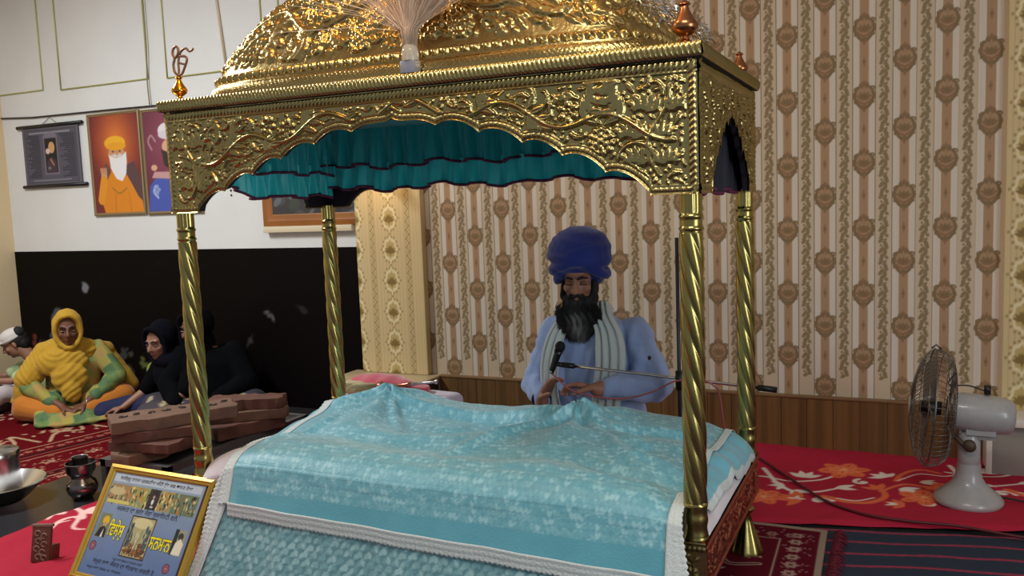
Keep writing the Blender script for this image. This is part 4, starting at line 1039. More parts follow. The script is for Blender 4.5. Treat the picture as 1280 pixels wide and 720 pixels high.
O_ = FM @ Vector((.022, .022, -.009)); poster = panel('poster', cv, O_, ax, upv, M_print, fr_)
box('backboard', .004, fw-.004, .004, fh-.004, -.019, -.010, mat('backing_board', (60, 44, 32), .8), fr_, M=FM)
FONT = None
def text(s, x, y, size, m, M, par, z=.0008, bold=0.0, sx=1.0, nm='lettering'):
    c = bpy.data.curves.new('t', 'FONT'); c.body = s; c.size = size; c.offset = bold; c.align_x = 'LEFT'
    if FONT: c.font = FONT
    o = bpy.data.objects.new('t', c); COL.objects.link(o); dg = bpy.context.evaluated_depsgraph_get(); dg.update()
    me = bpy.data.meshes.new_from_object(o.evaluated_get(dg)); bpy.data.objects.remove(o)
    me.transform(M @ Matrix.Translation((x, y, z)) @ Matrix.Diagonal((sx, 1, 1, 1)))
    if not len(me.vertices): return
    return finish(nm, me, m, par, False)
TM = FM @ Matrix.Translation((.022, .022, -.009))
M_ink = mat('dark_ink', (34, 42, 62), rough=.4); M_yel = mat('yellow_lettering', (240, 226, 30), rough=.4); M_yelb = mat('letter_shadow', (70, 80, 40), rough=.4); M_red = mat('red_ink', (150, 30, 40), rough=.4)
text('\u0A3F\u0A35\u0A38\u0A3C\u0A47\u0A38\u0A3C', .077, .142, .060, M_yelb, TM, poster, .0006, .0030, .62); text('\u0A3F\u0A35\u0A38\u0A3C\u0A47\u0A38\u0A3C', .077, .142, .060, M_yel, TM, poster, .0012, .0012, .62)
text('\u0A38\u0A28\u0A2E\u0A3E\u0A28', .292, .126, .060, M_yelb, TM, poster, .0006, .0030, .60); text('\u0A38\u0A28\u0A2E\u0A3E\u0A28', .292, .126, .060, M_yel, TM, poster, .0012, .0012, .60)
text('\u0A38\u0A24\u0A3F\u0A17\u0A41\u0A30\u0A42 \u0A28\u0A3E\u0A28\u0A15 \u0A2A\u0A4D\u0A30\u0A17\u0A1F\u0A3F\u0A06 \u0A2E\u0A3F\u0A1F\u0A40 \u0A27\u0A41\u0A70\u0A27 \u0A1C\u0A17 \u0A1A\u0A3E\u0A28\u0A23 \u0A39\u0A4B\u0A06', .040, .334, .0165, M_ink, TM, poster, sx=1.18)
text('\u0A38\u0A30\u0A2C\u0A24 \u0A26\u0A3E \u0A2D\u0A32\u0A3E \u0A38\u0A47\u0A35\u0A3E \u0A38\u0A41\u0A38\u0A3E\u0A07\u0A1F\u0A40 \u0A35\u0A32\u0A4B\u0A02', .080, .228, .022, M_ink, TM, poster, sx=1.15)
text('\u0A38\u0A2E\u0A42\u0A39 \u0A38\u0A3E\u0A27 \u0A38\u0A70\u0A17\u0A24 \u0A26\u0A3E \u0A27\u0A70\u0A28\u0A35\u0A3E\u0A26 \u0A15\u0A30\u0A26\u0A40 \u0A39\u0A48', .060, .046, .0185, M_ink, TM, poster, sx=1.25)
text('\u0A38\u0A2E\u0A42\u0A39 \u0A38\u0A3E\u0A27 \u0A38\u0A70\u0A17\u0A24 \u0A26\u0A3E \u0A27\u0A70\u0A28\u0A35\u0A3E\u0A26 \u0A15\u0A30\u0A26\u0A40', .150, .066, .010, M_ink, TM, poster, sx=1.2)
text('\u0A38\u0A2E\u0A42\u0A39 \u0A38\u0A3E\u0A27 \u0A38\u0A70\u0A17\u0A24 \u0A26\u0A3E \u0A27\u0A70\u0A28\u0A35\u0A3E\u0A26', .040, .026, .011, M_ink, TM, poster, sx=1.6)

# small carved plaque on the red cloth
M_bw = mat('carved_brown_wood', (96, 50, 34), rough=.5, bump=(90, .6, .004)); M_bl = mat('carved_grey_wood', (126, 98, 86), rough=.55)
pm = at(51, 703, .01, 2); MM = Matrix.Translation(pm) @ Matrix.Rotation(math.radians(20), 4, 'Z') @ Matrix.Rotation(math.radians(-14), 4, 'X')
pq = thing('carved_stand', pm, 'small brown carved wooden stand upright on the red cloth at the left', 'stand')
box('board', -.036, .036, -.008, .008, 0, .135, M_bw, pq, bevel=.003, M=MM); box('rim', -.040, .040, -.010, .010, .128, .138, M_bl, pq, bevel=.002, M=MM)
Ps = []
for k, (x, z) in enumerate(((-.012, .105), (.012, .095), (-.008, .078), (.014, .066), (-.014, .050), (.008, .038), (-.006, .022), (.016, .018))):
    Ps.append(tube_P([MM @ Vector((x+.011*math.cos(a), -.009, z+.009*math.sin(a))) for a in np.linspace(0, 5, 9)], .0032, 6))
finish('carving', join_me(Ps), M_bl, pq); box('prop_foot', .020, .040, .0, .05, 0, .062, M_bw, pq, bevel=.003, M=MM)

# steel vessels on the granite at the left edge
bw = at(2, 628, 0, 2); bw.z = 0
props(lathe('wide_bowl', [(r_*.90, z_) for r_, z_ in [(.001, .006), (.10, .006), (.135, .030), (.190, .078), (.205, .092), (.212, .094), (.207, .098), (.198, .092), (.13, .038), (.105, .014), (.001, .014)]], bw, M_steel, None, 48), 'wide shallow steel bowl on the granite at the left edge', 'bowl')
cn = thing('canister', bw+Vector((-.005, .0, .015)), 'tall cylindrical steel canister with lid standing in the wide steel bowl', 'canister')
cl = ORG[cn.name]
lathe('body', [(.001, 0), (.088, 0), (.090, .004), (.090, .195), (.001, .195)], cl, M_steel, cn, 48); lathe('lid', [(.093, .193), (.094, .222), (.090, .226), (.001, .228)], cl, M_steel, cn, 48); 
pt = at(104, 622, .0, 2); pt.z = 0
lt = thing('steel_pot', pt, 'round steel water pot with a wide collar, left of the gold framed poster', 'pot')
lathe('body', [(.001, 0), (.040, 0), (.044, .006), (.062, .030), (.068, .052), (.060, .078), (.044, .092), (.042, .100), (.050, .112), (.062, .128), (.064, .160), (.066, .164), (.061, .166), (.058, .130), (.040, .110), (.001, .090)], pt, mat('dark_steel', (130, 122, 118), .22, metal=1), lt, 40)
lathe('inner_cup', [(.001, .12), (.030, .12), (.034, .19), (.036, .192), (.032, .190), (.028, .124), (.001, .124)], pt, M_steel, lt, 28)

# low black iron table with carved wooden brackets stacked on it
TBX0, TBX1, TBY0, TBY1, TBZ = -1.745, -1.36, -.10, .80, .245
tb = thing('low_table', (-1.55, .35, 0), 'low black iron-framed table holding the carved wood, behind the gold framed poster', 'table')
M_iron = mat('black_iron', (42, 40, 40), rough=.5)
bm = bmesh.new()
for y in (TBY0, TBY1-.03): boxbm(bm, TBX0, TBX1, y, y+.03, TBZ-.03, TBZ)
for x in (TBX0, TBX1-.03): boxbm(bm, x, x+.03, TBY0, TBY1, TBZ-.03, TBZ-.0005)
from_bm('top_frame', bm, mat('grey_iron', (84, 80, 78), rough=.5), tb); box('top_board', TBX0+.03, TBX1-.03, TBY0+.03, TBY1-.03, TBZ-.022, TBZ-.006, M_iron, tb)
for x in (TBX0, TBX1-.03):
    for y in (TBY0, TBY1-.03): box('leg', x, x+.03, y, y+.03, 0, TBZ-.03, M_iron, tb, bevel=.002)
M_cw = mat('weathered_wood', (112, 82, 64), rough=.75, vary=(14, .22), bump=(40, .5, .004)); M_cr = mat('reddish_wood', (100, 62, 48), rough=.7, vary=(14, .2), bump=(40, .4, .004))
M_dkc = mat('dark_carving', (54, 36, 28), .8)
def bracket(name, L_, w, th, M, m, label, holes=True, seed=0):
    r = random.Random(seed); t = thing(name, M.translation, label, 'carved wood', 'carved wooden brackets piled on the low table')
    out = []; n = 14
    for i in range(n+1):
        x = -L_/2+L_*i/n; out.append((x, -w/2+.004*math.sin(i*1.9+seed)*(1 if 0 < i < n else 0)-(.018 if i in (4, 5, 6) and seed % 2 else 0)))
    out += [(L_/2+.015, -w/4), (L_/2, 0), (L_/2+.012, w/4)]
    for i in range(n+1):
        x = L_/2-L_*i/n; out.append((x, w/2-.030*abs(math.sin(i*.9+seed))-.004))
    prism('board', out, th, M, m, t, bevel=.002)
    if holes:
        for k in range(int(L_/.06)):
            Ps = []; cx = -L_/2+.05+k*.06; cy = r.uniform(-.02, .02)
            pts = [M @ Vector((cx+(.020-.002*i)*math.cos(i*.75+k), cy+(.018-.0018*i)*math.sin(i*.75+k)*(1 if k % 2 else -1), th+.001)) for i in range(8)]
            Ps.append(tube_P(pts, .0042, 6)); finish('carving', join_me(Ps), M_dkc, t)
    return t
def MB(x, y, z, a): return Matrix.Translation((x, y, z)) @ Matrix.Rotation(math.radians(a), 4, 'Z')
bracket('carved_bracket', .40, .15, .045, MB(-1.560, .05, .246, 84), M_cw, 'worn lower board of the front pile of carved wood', seed=1)
bracket('carved_bracket', .30, .20, .040, MB(-1.530, -.00, .2915, 8), M_cr, 'reddish broad piece second up in the front pile of carved wood', False, seed=2)
bracket('carved_bracket', .36, .19, .042, MB(-1.53, .04, .333, 40), M_cr, 'darker piece third up in the front pile of carved wood', False, seed=5)
bracket('carved_bracket', .50, .21, .050, MB(-1.520, .10, .376, 54), M_cw, 'pale topmost scrolled board of the front pile of carved wood', seed=3)
bracket('carved_bracket', .34, .16, .055, MB(-1.44, .44, .246, 70), M_cr, 'brown block right behind the left front pillar, lowest of its pile', False, seed=4)
bracket('carved_bracket', .36, .17, .045, MB(-1.46, .48, .302, 40), M_cw, 'lighter scrolled piece lying on the brown block behind the left front pillar', seed=6)
bracket('carved_bracket', .34, .14, .050, MB(-1.47, .50, .348, 25), M_cr, 'short reddish top piece of the pile behind the left front pillar', False, seed=7)
# bricks of wood on a further low stack, right of the pillar
stk = [(-1.06, .66, .0, 12, .40, .16, .07), (-1.10, .68, .071, 4, .38, .15, .07), (-1.05, .70, .142, 18, .40, .15, .06), (-1.08, .70, .203, 6, .44, .16, .05), (-1.03, .74, .254, 14, .40, .16, .045)]
for k, (x, y, z, a, L_, w, h) in enumerate(stk):
    t = bracket('wood_block', L_, w, h, MB(x, y, z+.001, a), M_cr if k % 2 else M_cw, ['bottom piece', 'second piece', 'middle piece', 'fourth piece', 'topmost flat piece'][k]+' of the wood stack between the left pillars', False, seed=20+k)
    t['group'] = 'stacked wood between the left pillars'

# seat platform with white sheet behind the palanquin, cushion, whisk
M_cw2 = mat('lilac_white_sheet', (214, 204, 222), rough=.85, sheen=.2, bump=(12, .3, .01))
def soft_block(name, x0, x1, y0, y1, z0, z1, m, r, par=None, wr=.004):
    bm = bmesh.new(); boxbm(bm, x0, x1, y0, y1, z0, z1); bmesh.ops.bevel(bm, geom=bm.edges[:], offset=r, segments=6, affect='EDGES', profile=.5)
    bmesh.ops.subdivide_edges(bm, edges=bm.edges[:], cuts=3, use_grid_fill=True)
    for v in bm.verts:
        v.co.x += wr*math.sin(v.co.y*31+v.co.z*17); v.co.z += (wr*math.sin(v.co.x*23+v.co.y*11)) if v.co.z > z0+.01 else 0
    return from_bm(name, bm, m, par, True, 60)
props(soft_block('sheeted_bench', -1.02, -.462, .56, .81, .005, .415, M_cw2, .035), 'white sheeted block behind the left half of the palanquin bed', 'bench')
props(soft_block('floor_seat', -.22, .52, .62, 1.30, .005, .165, M_cw2, .03), 'low white sheeted seat under the man in the blue turban', 'seat')
M_pink = mat('pink_velvet', (208, 70, 92), rough=.8, sheen=.6, bump=(16, .4, .01))
def fold_c(co, no): return .004*np.sin(co[:, 0]*40+co[:, 2]*60)*(no[:, 2] < .8)+.003*np.sin(co[:, 0]*70)
props(organic('cushion', [sphereP((-.855, .70, .448), (.175, .100, .046)), sphereP((-.70, .70, .436), (.10, .08, .026))], M_pink, None, .006, 3, fold_c), 'pink-red cushion on the white block behind the left half of the bed', 'cushion')
wk = thing('ceremonial_whisk', (-.75, .66, .415), 'cream hair whisk with a coppery silver handle lying over the pink cushion', 'whisk')
r = random.Random(3); Ps = [sphereP((-.895, .625, .440), (.10, .05, .034))]
for k in range(500):
    a = r.uniform(0, 6.28); b = r.gauss(0, .5); c = Vector((-.895, .625, .440)); p = c+Vector((.10*math.cos(a)*.9, .05*math.sin(a), .034*math.cos(b)*.95)); e_ = p+Vector((-.05, r.gauss(0, .02), -.01+r.gauss(0, .008)))
    Ps.append(tube_P([Vector((-.80, .63, .446)), (Vector((-.80, .63, .446))+p)/2+Vector((0, 0, .014)), p, e_], [.001, .0012, .0011, .0003], 3))
finish('hair_tuft', join_me([Ps[0]]), mat('cream_hair', (196, 178, 132), .8, bump=(90, .6, .004, (1, 6, 6))), wk); finish('loose_hair', join_me([np.array(p) for p in Ps[1:]]), mat('cream_hair_strands', (206, 190, 146), .7), wk)
h0 = Vector((-.80, .63, .452)); h1 = at(547, 477, .67); dd = (h1-h0).normalized(); HM = Matrix.Translation(h0) @ Vector((0, 0, 1)).rotation_difference(dd).to_matrix().to_4x4(); Lh_ = (h1-h0).length
lathe('handle', [(.001, -.02), (.024, -.015), (.028, .01), (.020, .03), (.010, .04), (.014, .05), (.009, .065), (.008, Lh_*.45), (.013, Lh_*.5), (.008, Lh_*.55), (.001, Lh_*.56)], (0, 0, 0), mat('copper_handle', (176, 120, 96), .28, metal=1), wk, 20, rot=HM)
lathe('handle_end', [(.001, Lh_*.55), (.010, Lh_*.55), (.009, Lh_*.60), (.0065, Lh_*.65), (.006, Lh_*.94), (.010, Lh_*.96), (.010, Lh_), (.001, Lh_*1.01)], (0, 0, 0), M_steel, wk, 20, rot=HM)
# small wall lamp giving the warm glow on the left pilaster
lp_ = thing('wall_lamp', (-1.53, YP-.01, 1.50), 'small wall lamp high on the left pilaster, hidden by the canopy frill', 'lamp')
box('bracket', -1.56, -1.50, YP-.02, YP, 1.62, 1.72, M_chrome, lp_, bevel=.004); tube('arm', [(-1.53, YP-.01, 1.67), (-1.49, 1.54, 1.67), (-1.46, 1.50, 1.56)], .008, M_chrome, lp_)
lathe('shade', [(.012, .0), (.03, -.02), (.055, -.07)], (-1.46, 1.50, 1.56), M_chrome, lp_, 24)

# ------------------------------------------------------------------ pictures on the wall
def wall_quad(pts, y):
    """centre, width, height of a level picture on the wall from its corners"""
    q = [at(px, py, y) for px, py in pts]; return q
yw = YB-.03
def picture(name, label, x0, x1, z0, z1, cv, frame_m, fwid, dep=.02):
    t = thing(name, ((x0+x1)/2, YB-.01, z0), label, 'picture')
    M = Matrix(((1, 0, 0, x0), (0, 0, -1, YB-.001-dep), (0, 1, 0, z0), (0, 0, 0, 1)))
    frame_bars(0, x1-x0, 0, z1-z0, fwid, dep-.002, frame_m, t, M)
    panel('print', cv, (x0+fwid*.9, YB-.001-dep+.008, z0+fwid*.9), (1, 0, 0), (0, 0, 1), M_print2, t); return t
M_print2 = mat('printed_portrait', attr=True, rough=.35, coat=.15)
M_pf = mat('pale_gilt_frame', (150, 130, 96), rough=.4, metal=.3)
A = at(122, 270, YB); B = at(109, 145, YB); C_ = at(186, 267, YB); D = at(174, 136, YB)
x0, x1, z0, z1 = (A.x+B.x)/2, (C_.x+D.x)/2, A.z, (B.z+D.z)/2
w, h = x1-x0-.036, z1-z0-.036
def glow_bg(cv, cx, cy, c0, c1, rad):
    d = np.clip(np.hypot((cv.x-cx)/rad, (cv.y-cy)/(rad*1.3)), 0, 1)[..., None]; cv.C = np.array(c0)*(1-d)+np.array(c1)*d
cv = Canvas(w, h, .0052, (110, 30, 40)); cx = w*.52; glow_bg(cv, cx, h*.72, (236, 130, 50), (112, 30, 38), w*.55)
s = w
cv.poly([(w*.20, 0), (w*.10, h*.20), (w*.22, h*.38), (w*.40, h*.44), (w*.62, h*.44), (w*.84, h*.36), (w*.96, h*.20), (w, 0)], (220, 132, 26))
cv.poly([(w*.62, h*.46), (w*.86, h*.52), (w*.98, h*.34), (w, h*.10), (w*.90, h*.16), (w*.78, h*.30)], (84, 56, 66)); cv.poly([(w*.12, h*.40), (w*.30, h*.52), (w*.38, h*.42), (w*.24, h*.30)], (104, 64, 60))
cv.ell(cx, h*.60, w*.17, h*.085, (206, 150, 110)); cv.ell(cx-.01, h*.715, w*.215, h*.070, (240, 176, 36)); cv.ell(cx+.0, h*.68, w*.20, h*.040, (232, 160, 30))
cv.poly([(cx-w*.16, h*.60), (cx-w*.14, h*.46), (cx-w*.04, h*.35), (cx+w*.08, h*.32), (cx+w*.17, h*.40), (cx+w*.20, h*.52), (cx+w*.20, h*.62), (cx+w*.10, h*.575), (cx, h*.56), (cx-w*.08, h*.57)], (232, 230, 232))
cv.ell(cx+w*.01, h*.585, w*.11, h*.018, (214, 206, 206)); cv.ell(cx-w*.07, h*.628, w*.022, h*.008, (60, 36, 30)); cv.ell(cx+w*.07, h*.630, w*.022, h*.008, (60, 36, 30)); cv.line([(cx, h*.63), (cx+w*.015, h*.595)], w*.03, (190, 130, 92))
cv.ell(w*.22, h*.36, w*.055, h*.055, (206, 150, 112), .2)
for k in range(4): cv.line([(w*(.19+.03*k), h*.37), (w*(.17+.035*k), h*.46)], w*.028, (206, 150, 112))
cv.line([(w*.22, h*.33), (w*.14, h*.14)], w*.15, (226, 146, 34)); cv.curve([(cx-w*.14, h*.26), (cx, h*.20), (cx+w*.16, h*.25)], w*.018, (150, 110, 30)); cv.line([(w*.42, 0), (w*.44, h*.2)], w*.012, (190, 104, 20)); cv.line([(w*.74, 0), (w*.72, h*.2)], w*.012, (190, 104, 20))
picture('portrait_poster', 'portrait of a white-bearded elder in orange robes raising a hand, left of the palanquin roof', x0, x1, z0, z1, cv, M_pf, .02)
A = at(184, 268, YB); B = at(172, 135, YB); x0b = x1+.012; x1b = x0b+(x1-x0)
cv = Canvas(w, h, .0052, (104, 40, 70)); glow_bg(cv, w*.55, h*.7, (150, 74, 96), (96, 34, 62), w*.7)
cv.poly([(0, 0), (w*.05, h*.26), (w*.22, h*.36), (w*.7, h*.38), (w*.95, h*.26), (w, 0)], (62, 84, 176)); cv.ell(w*.48, h*.80, w*.20, h*.08, (226, 222, 226)); cv.ell(w*.50, h*.76, w*.22, h*.05, (214, 208, 216)); cv.ell(w*.50, h*.64, w*.16, h*.08, (214, 168, 136))
cv.poly([(w*.32, h*.62), (w*.36, h*.46), (w*.5, h*.40), (w*.66, h*.46), (w*.68, h*.62), (w*.5, h*.57)], (40, 30, 34)); cv.curve([(w*.14, h*.62), (w*.08, h*.70), (w*.14, h*.76), (w*.22, h*.70)], w*.03, (170, 120, 140)); cv.poly([(w*.10, h*.34), (w*.9, h*.30), (w*.9, h*.38), (w*.16, h*.40)], (196, 150, 150))
cv.ell(w*.16, h*.44, w*.06, h*.03, (214, 168, 136)); cv.curve([(w*.16, h*.26), (w*.12, h*.20), (w*.2, h*.14)], w*.03, (170, 186, 222)); cv.flower(w*.18, h*.22, w*.07, (150, 170, 214), (90, 110, 190))
picture('portrait_poster', 'portrait of a figure in blue with a white turban, half hidden by the palanquin corner', x0b, x1b, z0-.004, z1-.008, cv, M_pf, .02)
# scroll banner
tl = at(30, 161, YB); tr = at(100, 155, YB); bl = at(36, 233, YB); brp = at(105, 229, YB)
x0, x1 = (tl.x+bl.x)/2, (tr.x+brp.x)/2; z0, z1 = (bl.z+brp.z)/2, (tl.z+tr.z)/2
sb = thing('scroll_banner', ((x0+x1)/2, YB-.015, z0), 'grey hanging scroll with a small portrait between two black rods on the white wall', 'banner')
w, h = x1-x0, z1-z0
cv = Canvas(w, h, .0048, (96, 92, 104)); cv.rect(w*.04, w*.96, h*.04, h*.96, (70, 68, 80)); cv.rect(w*.06, w*.94, h*.06, h*.94, (84, 82, 96)); r = random.Random(6)
for sx in (0, 1):
    for k in range(22):
        y = h*(.14+.034*k); L_ = w*r.uniform(.10, .26); xa = (w*.30-L_) if sx == 0 else (w*.92-L_); cv.line([(max(xa, w*.08)+w*.0, y), (w*.30 if sx == 0 else w*.92, y)], h*.018, (40, 40, 52))
for k in range(26): cv.ell(w*(.14+.028*k), h*.90, w*.008, h*.012, (196, 194, 200)); cv.ell(w*(.16+.026*k), h*.085, w*.007, h*.009, (176, 174, 184))
cv.rect(w*.37, w*.62, h*.18, h*.84, (120, 112, 130)); cv.ell(w*.495, h*.84, w*.12, h*.06, (120, 112, 130)); cv.rect(w*.39, w*.60, h*.21, h*.80, (26, 24, 28)); cv.ell(w*.51, h*.64, w*.055, h*.10, (206, 160, 110)); cv.ell(w*.44, h*.58, w*.04, h*.05, (214, 190, 180))
cv.poly([(w*.40, h*.22), (w*.58, h*.22), (w*.58, h*.40), (w*.50, h*.48), (w*.42, h*.42)], (66, 48, 60)); cv.line([(w*.48, h*.44), (w*.53, h*.34)], w*.02, (190, 130, 100)); cv.ell(w*.45, h*.29, w*.03, h*.03, (110, 110, 120)); cv.ell(w*.51, h*.76, w*.06, h*.02, (20, 18, 20))
panel('cloth', cv, (x0, YB-.018, z0), (1, 0, 0), (0, 0, 1), mat('banner_cloth', attr=True, rough=.6, bump=(20, .1, .003)), sb, solid=.002)
for z, a, b in ((z1+.008, .05, .05), (z0-.006, .03, .05)): tube('rod', [(x0-a, YB-.018, z), (x1+b, YB-.018, z)], .014, M_black, sb)
xm = (x0+x1)/2; tube('hanging_cord', [(xm-.09, YB-.012, z1+.015), (xm, YB-.008, z1+.07), (xm+.09, YB-.012, z1+.015)], .0025, mat('cord', (150, 146, 140), .7), sb, 6)
# wooden framed picture behind the left rear pillar
a = at(334, 283, YB); x0 = a.x; z0 = a.z; x1 = x0+.82; z1 = z0+.55
cv = Canvas(.82-.145, .55-.145, .0075, (52, 54, 60)); r = random.Random(2)
for _ in range(60): cv.ell(r.uniform(0, .67), r.uniform(0, .40), r.uniform(.01, .05), r.uniform(.01, .03), r.choice([(70, 74, 80), (40, 42, 46), (96, 104, 110), (60, 70, 66)]), r.uniform(0, 3))
picture('framed_picture', 'dark picture in a broad orange-brown wooden frame behind the left rear pillar', x0, x1, z0, z1, cv, mat('orange_wood', (150, 92, 40), rough=.4, vary=(8, .1)), .078, .035)
props(box('ledge_strip', x0+.005, x1-.10, YB-.05, YB-.002, z0-.042, z0-.001, mat('cream_strip', (222, 208, 176), .6), None, bevel=.004), 'cream strip under the orange-brown wooden picture frame', 'shelf')
# nail marks
props(finish('nail', join_me([sphereP(at(288.5, 238, YB-.004), (.007, .006, .008)), sphereP(at(289, 244, YB-.004), (.006, .006, .007))]), M_black), 'two dark nail heads in the white wall near the left canopy corner', 'nail')

# ------------------------------------------------------------------ microphone on its stand
ms = thing('microphone_stand', (.545, .72, 0), 'microphone stand with a long chrome boom behind the right front pillar', 'microphone stand')
jx = at(849, 473, .72); tube('pole', [(jx.x, .72, .05), (jx.x, .72, at(848, 297, .72).z)], .0075, mat('grey_pole', (62, 62, 68), .4, metal=.4), ms)
for k in range(3): a = k*2.094+.4; tube('leg', [(jx.x, .72, .12), (jx.x+.26*math.cos(a), .72+.20*math.sin(a), .012)], .007, M_black, ms)
b0 = at(712, 457, .63); b1 = at(952, 485, .80); b2 = at(971, 487.5, .815)
tube('boom', [b0, b1], .0065, M_chrome, ms); tube('grip', [b1+(b0-b1)*.02, b2], .012, M_black, ms, 14); tube('clutch', [jx+Vector((0, 0, -.045)), jx+Vector((0, 0, .03))], .015, M_black, ms, 12)
tube('boom_end', [b0-(b1-b0).normalized()*.03, b0+(b1-b0).normalized()*.02], .011, M_black, ms)
mc = thing('microphone', at(700, 452, .62), 'black microphone clipped to the boom in front of the bearded man', 'microphone')
m0 = at(689, 466, .62); m1 = at(702, 428, .62)
tube('body', [m0, m0+(m1-m0)*.12, m0+(m1-m0)*.6, m0+(m1-m0)*.74], [.010, .012, .015, .019], mat('mic_black', (24, 24, 26), .3), mc, 16)
hM = Matrix.Translation(m0+(m1-m0)*.86); finish('grille', join_me([sphereP(m0+(m1-m0)*.86, (.021, .021, .023))]), mat('mic_grille', (34, 36, 38), .45, metal=.6, bump=(900, .8, .002)), mc)
tube('clip', [b0-(b1-b0).normalized()*.025, m0+(m1-m0)*.30], .010, M_black, mc)
finish('switch', join_me([sphereP(m0+(m1-m0)*.05+Vector((0, -.014, 0)), (.006, .004, .006))]), M_steel, mc)
M_pc = mat('pink_cable', (176, 96, 100), rough=.5)
props(tube('cable', bez([m0, at(697, 474, .60), at(715, 488, .58), at(745, 496, .60), at(780, 498, .64), at(815, 490, .68), at(846, 476, .705), at(880, 476, .74), at(893, 483, .76), at(899, 492, .79), Vector((.70, .84, .30)), Vector((.74, .95, .03))], 8), .0035, M_pc), 'thin pink microphone cable looping from the microphone to the stand', 'cable')
# cable over the red cloth
zc = .030
props(tube('cable', bez([at(px, py, zc, 2) for px, py in ((930, 562), (956, 577), (975, 590), (1000, 606), (1030, 625), (1060, 637), (1090, 645), (1140, 652), (1200, 658), (1280, 672))]+[(1.95, .80, .02)], 8), .0055, mat('dark_red_cable', (86, 14, 24), .5)), 'dark red cable running diagonally over the floral cloth', 'cable')

# ------------------------------------------------------------------ table fan
fb = Vector((1.582, 1.13, .022))
fan = thing('table_fan', fb, 'old grey table fan with a wire cage turned left, on the red floral cloth', 'fan')
M_fan = mat('grey_enamel', (168, 164, 162), rough=.28, vary=(30, .06), coat=.2); M_wire = mat('fan_wire', (120, 112, 104), rough=.35, metal=.8); M_blade = mat('fan_blade', (112, 104, 98), rough=.3, metal=.35)
lathe('base', [(.001, 0), (.118, 0), (.124, .008), (.124, .018), (.112, .034), (.085, .056), (.062, .078), (.050, .100), (.044, .13), (.042, .16), (.001, .165)], fb, M_fan, fan, 48)
tube('neck', [fb+Vector((0, 0, .12)), fb+Vector((0, 0, .2)), fb+Vector((.0, 0, .345))], [.043, .040, .040], M_fan, fan, 28)
hub = at(1169, 510, 1.12); axd = Vector((-1, -.05, .085)).normalized(); rot = Vector((0, 0, 1)).rotation_difference(-axd).to_matrix().to_4x4()
rear = hub-axd*.065; HM = Matrix.Translation(rear) @ rot
lathe('motor_housing', [(.001, 0), (.060, 0), (.070, .004), (.074, .03), (.076, .10), (.073, .16), (.066, .195), (.050, .207), (.001, .210)], (0, 0, 0), M_fan, fan, 40, rot=HM)
bm = bmesh.new(); boxbm(bm, rear.x+.02, rear.x+.165, rear.y-.045, rear.y+.045, rear.z-.105, rear.z-.02); bmesh.ops.bevel(bm, geom=bm.edges[:], offset=.022, segments=4, affect='EDGES'); from_bm('under_housing', bm, M_fan, fan)
finish('tilt_joint', join_me([tube_P([(rear.x+.055, rear.y-.06, rear.z-.125), (rear.x+.055, rear.y+.06, rear.z-.125)], .022, 16), tube_P([(rear.x+.0, rear.y-.03, rear.z-.09), (rear.x+.05, rear.y-.05, rear.z-.14)], .010, 8)]), mat('rusty_steel', (92, 74, 62), .6, metal=.5, bump=(80, .5, .003)), fan)
tube('oscillation_knob', [rear+Vector((.115, 0, .07)), rear+Vector((.115, 0, .105))], [.012, .012], M_black, fan, 12)
CR_ = .232; U_ = Vector((0, 0, 1)); U_ = (U_-axd*U_.dot(axd)).normalized(); V_ = axd.cross(U_)
def cpt(a, r_, d): return hub+axd*d+(U_*math.cos(a)+V_*math.sin(a))*r_
def cage(name, prof, n, rings):
    Ps = []
    for k in range(n):
        a = 2*PI*k/n; Ps.append(tube_P(bez([cpt(a, r_, d) for r_, d in prof], 4), .0013, 5))
    for r_, d, w in rings: Ps.append(tube_P([cpt(a, r_, d) for a in np.linspace(0, 2*PI, 49)], w, 6))
    return finish(name, join_me(Ps), M_wire, fan)
cage('rear_cage', [(.055, -.045), (.12, -.060), (.19, -.050), (.222, -.020), (CR_, .02)], 56, [(.09, -.054, .0014), (.14, -.060, .0014), (.19, -.050, .0014), (.222, -.02, .0014), (.055, -.045, .003)])
cage('front_cage', [(.045, .090), (.10, .084), (.17, .066), (.215, .042), (CR_, .02)], 56, [(.045, .090, .003), (.11, .082, .0014), (.17, .066, .0014), (.215, .042, .0014), (CR_, .02, .0035)])
finish('badge', lathe_me([(.001, .097), (.035, .095), (.045, .089), (.045, .083), (.001, .083)], 28, Matrix.Translation(hub) @ Vector((0, 0, 1)).rotation_difference(axd).to_matrix().to_4x4()), M_fan, fan)
tube('clamp_bar', [cpt(0, CR_+.004, .0), cpt(0, CR_+.02, .02), cpt(0, CR_+.004, .035)], .004, M_wire, fan)
tube('spinner', [hub-axd*.02, hub+axd*.055], [.030, .024], M_black, fan, 18)
for k in range(3):
    a0 = k*2*PI/3+.5; n1, n2 = 12, 10; P = np.zeros((n1, n2, 3))
    for i in range(n1):
        for j in range(n2):
            t = i/(n1-1); s = j/(n2-1); r_ = .025+.18*t; wid = .35+.75*math.sin(PI*min(1, t*.8+.12)); P[i, j] = cpt(a0+(s-.5)*wid, r_*(1-.04*abs(s-.5)), .002+.045*(s-.5)*(1-.3*t)+.02)
    grid('blade', P, M_blade, fan, solid=.0015)
tube('power_lead', bez([rear+Vector((.115, 0, .08)), rear+Vector((.05, -.02, .105)), rear+Vector((-.02, -.04, .11)), cpt(-.2, .16, -.055)], 6), .003, M_black, fan)
props(tube('cable', bez([fb+Vector((.10, .01, .03)), fb+Vector((.18, .03, .015)), (1.86, 1.12, .028), (2.1, 1.05, .03)], 6), .004, M_black), 'short black power cord trailing right from the fan base', 'cable')
